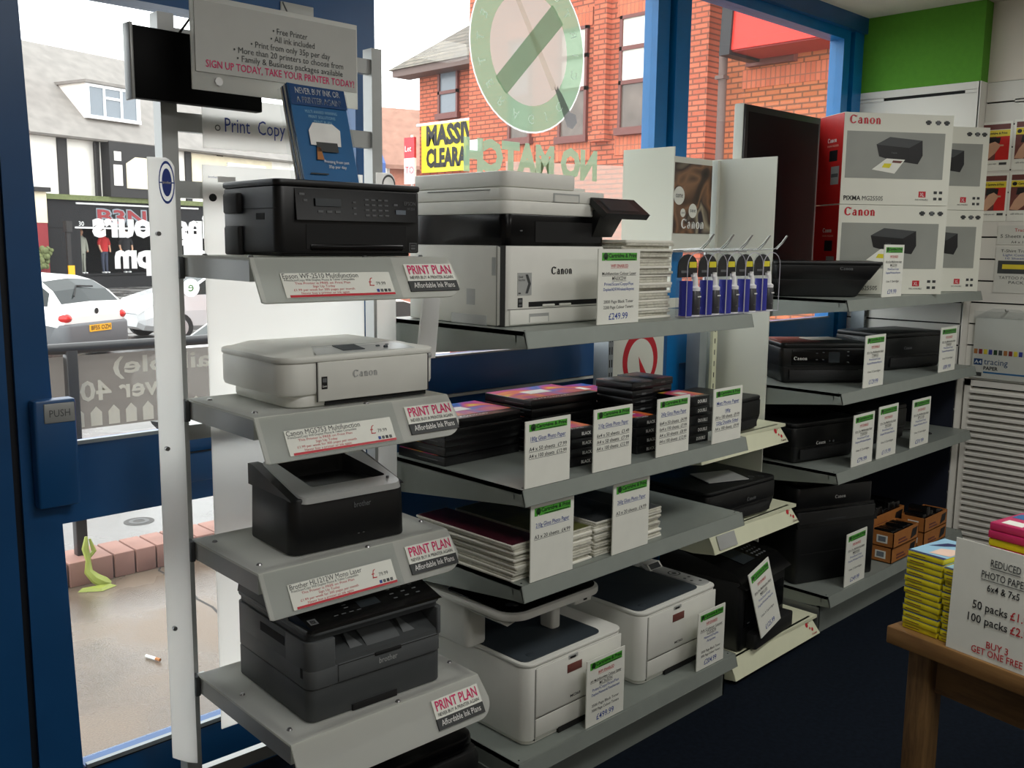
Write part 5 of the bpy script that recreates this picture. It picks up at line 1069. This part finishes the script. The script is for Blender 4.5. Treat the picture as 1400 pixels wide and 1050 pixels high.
# ---------------------------------------------------------------- right shelves: screen, boxes, trays
t=thing('screen','tall black flat screen standing upright at the back of the top right shelf','screen',(1.90,.57,1.4155),0)
b=MB(); b.rr(0,.668,.003,.05,0,.815,'tv_bezel',r=.006,e=.004); b.rr(-.003,.004,.01,.055,0,.818,'panel_white',r=.002); b.build('casing',t); b=MB(); b.bx(.03,.638,.0015,.0035,.03,.785,'tv_black'); b.build('panel',t)
def carton(label,loc,w,d,h,side):
    t=thing('printer_carton',label,'box',loc,-34.3,'printer boxes on the top right shelf')
    b=MB(); b.bx(0,w,0,d,0,h,'box_white'); b.bx(-.0012,.0,.002,d-.002,.002,h-.002,'box_red'); b.bx(.0,w,.0,.0,h,h,'box_white'); b.build('carton',t)
    b=MB(); y=-.0012
    b.logo((w*.045,y,h*.88),h*.066,'logo_red')
    b.bx(w*.03,w*.93,y,0,h*.29,h*.80,'box_grey')
    b.text('PIXMA',(w*.03,y,h*.045),h*.07,'black_ink',fit=w*.155,bold=.02); b.text('MG2550S',(w*.20,y,h*.045),h*.07,'dark_ink',fit=w*.19)
    for k,x in enumerate((.74,.83,.91)): b.rr(w*x,w*x+.028,y,0,h*.905,h*.93,'dark_ink',r=.0006,e=.0004,seg=1); b.rr(w*x+.006,w*x+.022,y-.0002,0,h*.89,h*.94,'grey_ink' if k==1 else 'dark_ink',r=.0006,e=.0004,seg=1)
    b.bx(w*.72,w*.785,y,0,h*.09,h*.155,'logo_red'); b.text('XL',(w*.73,y-.0008,h*.10),h*.06,'white_ink',fit=w*.04); b.text('INKS AVAILABLE',(w*.69,y,h*.055),h*.025,'dark_ink',fit=w*.12)
    for r in range(2):
        for c in range(2): b.bx(w*(.86+.05*c),w*(.89+.05*c),y,0,h*(.06+.07*r),h*(.09+.07*r),'dark_ink')
    # pictured printer
    def q(pts,m,o=0): b.quad([(w*p[0],y-.0006-o,h*p[1]) for p in pts],m)
    q([(.30,.66),(.42,.745),(.72,.715),(.73,.55),(.69,.455),(.45,.49),(.33,.53)],'printer_black'); q([(.30,.66),(.42,.745),(.72,.715),(.60,.63),(.33,.655)],'printer_grey_dark',.0004); q([(.60,.63),(.72,.715),(.73,.55),(.69,.455),(.615,.47)],'label_black',.0005)
    q([(.40,.51),(.57,.50),(.48,.345),(.27,.385)],'white_card',.0003); q([(.38,.455),(.45,.455),(.43,.405),(.36,.41)],'label_yellow',.0006); q([(.46,.49),(.55,.485),(.53,.46),(.45,.465)],'frame_maroon',.0006); b.logo((w*.44,y-.0016,h*.565),h*.012,'grey_ink')
    if side:
        b.logo((-.002,d*.62,h*.69),h*.035,'white_ink',right=(0,-1,0)); b.bx(-.002,-.0012,d*.2,d*.52,h*.48,h*.60,'label_black'); b.bx(-.002,-.0012,d*.1,d*.42,h*.22,h*.42,'printer_silver'); b.bx(-.0025,-.002,d*.13,d*.40,h*.3,h*.34,'grey_ink'); b.text('PIXMA MG2550S',(-.002,d*.62,h*.64),h*.03,'pale_peach',right=(0,-1,0),fit=d*.45)
    b.build('print',t); return t
cw,cd_,ch=.528,.22,.397
carton('white and red printer carton facing front, upper of the two in the front row',(2.284,.312,1.4155+ch+.002),cw,cd_,ch,True)
carton('white and red printer carton facing front, lower of the two in the front row',(2.284,.312,1.4155),cw,cd_,ch,True)
carton('white printer carton peeping out behind the front row, upper',(2.80,.29,1.4155+.394),.47,.18,.392,False)
carton('white printer carton peeping out behind the front row, lower',(2.80,.29,1.4155),.47,.18,.392,False)
def tray(label,loc,w,d,h,lid):
    t=thing('cardboard_tray',label,'cardboard tray',loc,0,'orange cardboard trays on the lowest right shelf')
    b=MB(); b.bx(0,w,0,.004,0,h,'orange_card'); b.bx(0,w,d-.004,d,0,h,'orange_card'); b.bx(0,.004,0,d,0,h,'orange_card'); b.bx(w-.004,w,0,d,0,h,'orange_card'); b.bx(0,w,0,d,0,.004,'orange_card'); b.build('tray',t)
    b=MB(); b.bx(-.0012,0,d*.25,d*.7,h*.25,h*.75,'white_card'); b.bx(-.002,-.0012,d*.32,d*.63,h*.35,h*.68,'pane_grey'); b.bx(w*.2,w*.55,-.0012,0,h*.2,h*.3,'frame_maroon'); b.bx(w*.2,w*.48,-.0012,0,h*.4,h*.5,'frame_maroon'); b.quad([(w*.68,-.0014,h*.15),(w*.9,-.0014,h*.3),(w*.95,-.0014,h*.85),(w*.74,-.0014,h*.8)],'label_black'); b.build('label_print',t)
    if lid:
        b=MB(); n=random.randint(5,6)
        for k in range(n): b.rr(.01+k*(w-.03)/n,.01+(k+.9)*(w-.03)/n,.012,d-.012,.005,h*random.uniform(.8,1.7 if h>.08 or loc[0]>2.7 else 1.15),'bag_black',r=.006,e=.008)
        b.build('cartridge_bag',t)
    return t
tray('orange cardboard tray of black cartridges, front upper, on the lowest right shelf',(2.475,.045,.246),.27,.115,.072,True)
tray('orange cardboard tray with barcode, front lower, on the lowest right shelf',(2.475,.05,.172),.27,.112,.072,False)
tray('orange cardboard tray full of black bags, rear upper, on the lowest right shelf',(2.54,.185,.264),.36,.17,.082,True)
tray('orange cardboard tray, rear lower, on the lowest right shelf',(2.54,.185,.172),.36,.17,.09,False)
tray('orange cardboard tray at the far right end, upper, on the lowest right shelf',(2.83,.05,.246),.27,.12,.072,True)
tray('orange cardboard tray at the far right end, lower, on the lowest right shelf',(2.83,.05,.172),.27,.12,.072,False)
b=MB(); b.tube([(2.82,.12,.708),(2.9,.18,.712),(3.0,.12,.71),(3.06,.2,.715),(2.95,.28,.71)],.004,'tyre',6); tag(b.build('cable'),'black cable lying at the right end of the third right shelf','cable')
# ---------------------------------------------------------------- right wall posters and stock
def wall_poster(y1,y0,z0,z1,label):
    """posters hang on the slat wall, facing -x; y1 is the edge nearest the window"""
    t=thing('hand_poster',label,'poster',(3.378,y1,z0),-90,'hand posters on the slat wall'); w=y1-y0; h=z1-z0
    b=MB(); b.bx(0,w,0,.0025,0,h,'white_card'); b.build('sheet',t)
    b=MB()
    def r(x0,x1,a,c,m,o=.0008): b.bx(w*x0,w*x1,-o,-o+.0004,h*a,h*c,m)
    r(.06,.94,.84,.95,'frame_maroon'); r(.06,.94,.70,.83,'card_yellow',.0008); r(.06,.94,.22,.70,'box_red'); r(.06,.55,.22,.70,'frame_maroon',.0012)
    b.quad([(w*x,-.0018,h*z) for x,z in ((.06,.24),(.30,.22),(.55,.36),(.70,.52),(.52,.60),(.34,.56),(.18,.42))],'skin'); b.quad([(w*x,-.0016,h*z) for x,z in ((.22,.54),(.66,.56),(.68,.68),(.25,.68))],'label_black'); b.quad([(w*x,-.0022,h*z) for x,z in ((.45,.50),(.78,.50),(.78,.53),(.45,.54))],'skin')
    b.ell((w*.16,-.0013,h*.765),w*.07,'label_black',12,rz=h*.04); b.text('Cartridge & Print',(w*.26,-.0014,h*.745),h*.06,'label_black',fit=w*.6,bold=.03); b.text('refill while you wait',(w*.1,-.0009,h*.13),h*.05,'dark_ink',fit=w*.5); b.bx(w*.68,w*.9,-.0009,-.0005,h*.12,h*.17,'dark_ink'); b.build('print',t)
M_('card_yellow',(226,206,60),.5)
wall_poster(.15,-.012,2.01,2.25,'hand and cartridge poster on the slat wall, upper row left'); wall_poster(-.02,-.18,2.01,2.255,'hand and cartridge poster on the slat wall, upper row right')
wall_poster(.12,-.012,1.762,1.998,'hand and cartridge poster on the slat wall, lower row left'); wall_poster(-.018,-.18,1.762,2.0,'hand and cartridge poster on the slat wall, lower row right')
def notice(y1,y0,z0,z1,label,rows,pic=False):
    t=thing('notice',label,'notice',(3.378,y1,z0),-90); w=y1-y0; h=z1-z0
    b=MB(); b.bx(0,w,-.001,.0015,0,h,'printer_white_b'); b.build('sheet',t); b=MB()
    for s,x,z,hh,f,m in rows: b.text(s,(w*x,-.0018,h*z),h*hh,m,fit=w*f)
    if pic: b.bx(w*.06,w*.94,-.0016,-.001,h*.42,h*.70,'printer_grey_dark'); b.bx(w*.15,w*.85,-.002,-.0015,h*.52,h*.62,'card_yellow')
    b.build('print',t)
notice(.018,-.25,1.645,1.74,'notice reading 5 Sheets on the slat wall',(('Tracing Paper',.3,.68,.24,.5,'logo_red'),('5 Sheets £1.49',.06,.36,.26,.62,'dark_ink'),('A4 x 10 sheets',.25,.08,.18,.5,'dark_ink')))
notice(.018,-.22,1.405,1.635,'notice with a dark picture on the slat wall below the sheets notice',(('T-Shirt Transfer',.1,.88,.09,.7,'dark_ink'),('Light Cotton',.15,.80,.07,.5,'blue_ink'),('10 Sheets',.2,.73,.06,.4,'blue_ink'),('TATTOO PAPER',.1,.30,.09,.7,'dark_ink'),('PACK',.3,.2,.09,.3,'dark_ink')),True)
t=thing('paper_pad','tracing paper pad in a clear hanging bag on the slat wall','paper pad',(3.365,.085,.965),-90)
b=MB(); b.bx(.0,.30,.0,.010,0,.31,'printer_white_b'); b.build('pad',t)
b=MB(); cols=['orange_card','maroon','card_yellow','cloth_blue','card_dark_green','printer_grey_dark']
for k in range(12): b.bx(.005+k*.024,.022+k*.024,-.001,0,.125,.150,cols[k%6])
b.bx(.008,.05,-.001,0,.068,.10,'leaflet_dark'); b.text('A4',(.012,-.0016,.075),.026,'white_ink',fit=.034); b.text('tracing',(.058,-.001,.073),.045,'leaflet_dark',fit=.115); b.text('PAPER',(.058,-.001,.045),.026,'black_ink',fit=.07,bold=.02); b.bx(.058,.29,-.001,0,.028,.036,'leaflet_blue'); b.bx(.01,.05,-.001,0,.01,.03,'dark_ink'); b.build('print',t)
b=MB(); b.bx(-.008,.31,-.006,-.0055,-.005,.345,'clear_plastic'); b.prism([(-.008,.31),(.31,.31),(.2,.36),(.08,.36)],'y',-.006,.012,'clear_plastic'); b.tube([(.15,.014,.35),(.15,-.03,.352),(.15,-.035,.36)],.003,'chrome',6); b.build('bag',t)
# ---------------------------------------------------------------- table with yellow packs
T_=thing('table','wooden table with a pale brown top at the right front','table',(.352,-.862,0),-100.5)
# local x runs along the near-left edge towards the camera side, local y runs into the room (+x world)
b=MB(); b.rr(0,1.25,0,.75,.708,.75,'wood_top',r=.004,e=.004); b.build('tabletop',T_)
for q in ((.035,.04),(1.15,.04),(.035,.64),(1.15,.64)):
    b=MB(); b.rr(q[0],q[0]+.057,q[1],q[1]+.057,0,.708,'wood_leg',r=.004,e=.003); b.build('leg',T_)
b=MB(); b.bx(.10,1.16,.055,.075,.61,.708,'wood_rail'); b.bx(.10,1.16,.68,.70,.61,.708,'wood_rail'); b.bx(.05,.07,.10,.65,.61,.708,'wood_rail'); b.build('apron',T_)
def ypack(cover):
    t=bpy.data.objects.new('photo_paper_pack',None); COL.objects.link(t); w,d,h=.088,.152,.0136
    b=MB(); b.rr(0,w,0,d,0,h,'yellow_pack',r=.002,e=.002,seg=1); b.bx(.008,w*.5,-.0006,0,h*.42,h*.52,'frame_maroon'); b.build('box',t)
    b=MB(); b.bx(.0,w,.0,d,h,h+.0005,cover); b.quad([(.0,.0,h+.0008),(w,0,h+.0008),(w,.012,h+.0008),(0,.008,h+.0008)],'navy_pack'); b.quad([(w*.45,.02,h+.001),(w*.97,.03,h+.001),(w*.97,.10,h+.001),(w*.45,.07,h+.001)],'pale_peach'); b.quad([(w*.1,.07,h+.001),(w*.4,.09,h+.001),(w*.8,.14,h+.001),(w*.3,.12,h+.001)],'navy_pack'); b.build('cover_print',t)
    return t
y0=ypack('pale_blue'); yl='yellow paper pack, left front stack on the table'; yr='yellow paper pack, stack beside the reduced sign'
tp_=(.352,-.862); ar=math.radians(-100.5); ex=Vector((math.cos(ar),math.sin(ar),0)); ey=Vector((-math.sin(ar),math.cos(ar),0))
def tw(x,y,z): return tuple(Vector((tp_[0],tp_[1],0))+ex*x+ey*y+Vector((0,0,z)))
first=True
for lab,x0,n,gr in ((yl,.025,13,'yellow photo paper packs on the table'),(yr,.118,12,'yellow photo paper packs on the table')):
    for k in range(n):
        p=tw(x0+random.uniform(-.003,.003),.022+random.uniform(-.003,.003),.7505+k*.0144); r=-100.5+random.uniform(-2,2)
        if first: y0.location=p; y0.rotation_euler=(0,0,math.radians(r)); tag(y0,'%s, %s'%(lab,ORD[n-1-k]),'paper pack',gr); first=False
        else: dup(y0,p,'%s, %s'%(lab,ORD[n-1-k]),r,gr)
M_('pink_pack',(190,40,96),.35,var=.1); M_('pack_blue',(60,90,170),.35)
def tall_stack(x,y,n,m,lab,w=.10,d=.15,h=.0185):
    for k in range(n):
        b=MB(); b.rr(0,w,0,d,0,h,m if k%4 else 'yellow_pack',r=.002,e=.002,seg=1); b.bx(.004,w-.004,.004,d-.004,h,h+.0006,m); b.bx(w*.2,w*.7,d*.1,d*.35,h+.0006,h+.001,'white_card'); b.bx(w*.1,w*.9,d*.55,d*.85,h+.0006,h+.001,'leaflet_blue' if m=='pink_pack' else 'pink_pack')
        o=b.build('photo_paper_pack',loc=tw(x+random.uniform(-.003,.003),y+random.uniform(-.003,.003),.7505+k*(h+.0015)),rotz=-100.5+random.uniform(-2,2)); tag(o,'%s, %s'%(lab,ORD[n-1-k]),'paper pack','coloured packs behind the sign')
tall_stack(.06,.30,11,'pink_pack','pink pack, left stack behind reduced sign'); tall_stack(.175,.30,12,'pack_blue','blue and pink pack, right stack behind reduced sign'); tall_stack(.20,.55,15,'pink_pack','pink paper pack, tallest stack at the table back')
t=thing('table_sign','white reduced photo paper sign standing on the wooden table','sign',tw(.145,.008,.7505),-100.5); t.rotation_euler=(math.radians(-2),0,math.radians(-100.5))
b=MB(); b.bx(0,.21,-.001,.001,0,.25,'white_card'); b.bx(0,.21,-.0,.03,.0,.003,'clear_plastic'); b.build('sheet',t)
b=MB(); y=-.003
for s,x,z,hh,f,m,u in (('REDUCED',.115,.208,.022,.065,'dark_ink',1),('PHOTO PAPER',.115,.180,.022,.10,'dark_ink',1),('6x4 & 7x5',.115,.153,.021,.07,'black_ink',0)):
    b.text(s,(x,y,z),hh,m,align='c',fit=f,bold=.01); 
    if u: b.bx(x-f/2,x+f/2,y,y+.0003,z-.005,z-.0035,m)
b.text('50 packs',(.052,y,.108),.0255,'black_ink',fit=.077,bold=.01); b.text('£1.99',(.135,y,.108),.0255,'red_ink',fit=.05,bold=.01); b.text('100 packs',(.044,y,.078),.0255,'black_ink',fit=.088,bold=.01); b.text('£2.99',(.138,y,.078),.0255,'red_ink',fit=.05,bold=.01)
b.text('BUY 3',(.115,y,.030),.021,'red_ink',align='c',fit=.048,bold=.01); b.text('GET ONE FREE',(.115,y,.012),.021,'red_ink',align='c',fit=.112,bold=.01); b.build('lettering',t)
# ceiling lamps (behind the viewer)
for i,(lx,ly) in enumerate(((1.9,-1.35),(-0.45,-1.55),(1.9,-4.0),(-0.9,-4.0))):
    b=MB(); b.bx(lx-.62,lx+.62,ly-.32,ly-.29,2.80,2.83,'upvc'); b.bx(lx-.62,lx+.62,ly+.29,ly+.32,2.80,2.83,'upvc'); b.bx(lx-.62,lx-.59,ly-.29,ly+.29,2.80,2.83,'upvc'); b.bx(lx+.59,lx+.62,ly-.29,ly+.29,2.80,2.83,'upvc')
    o=b.build('ceiling_light'); tag(o,'square ceiling light frame behind the viewer, %s'%('front right','front left','rear right','rear left')[i],'ceiling light','ceiling lights')
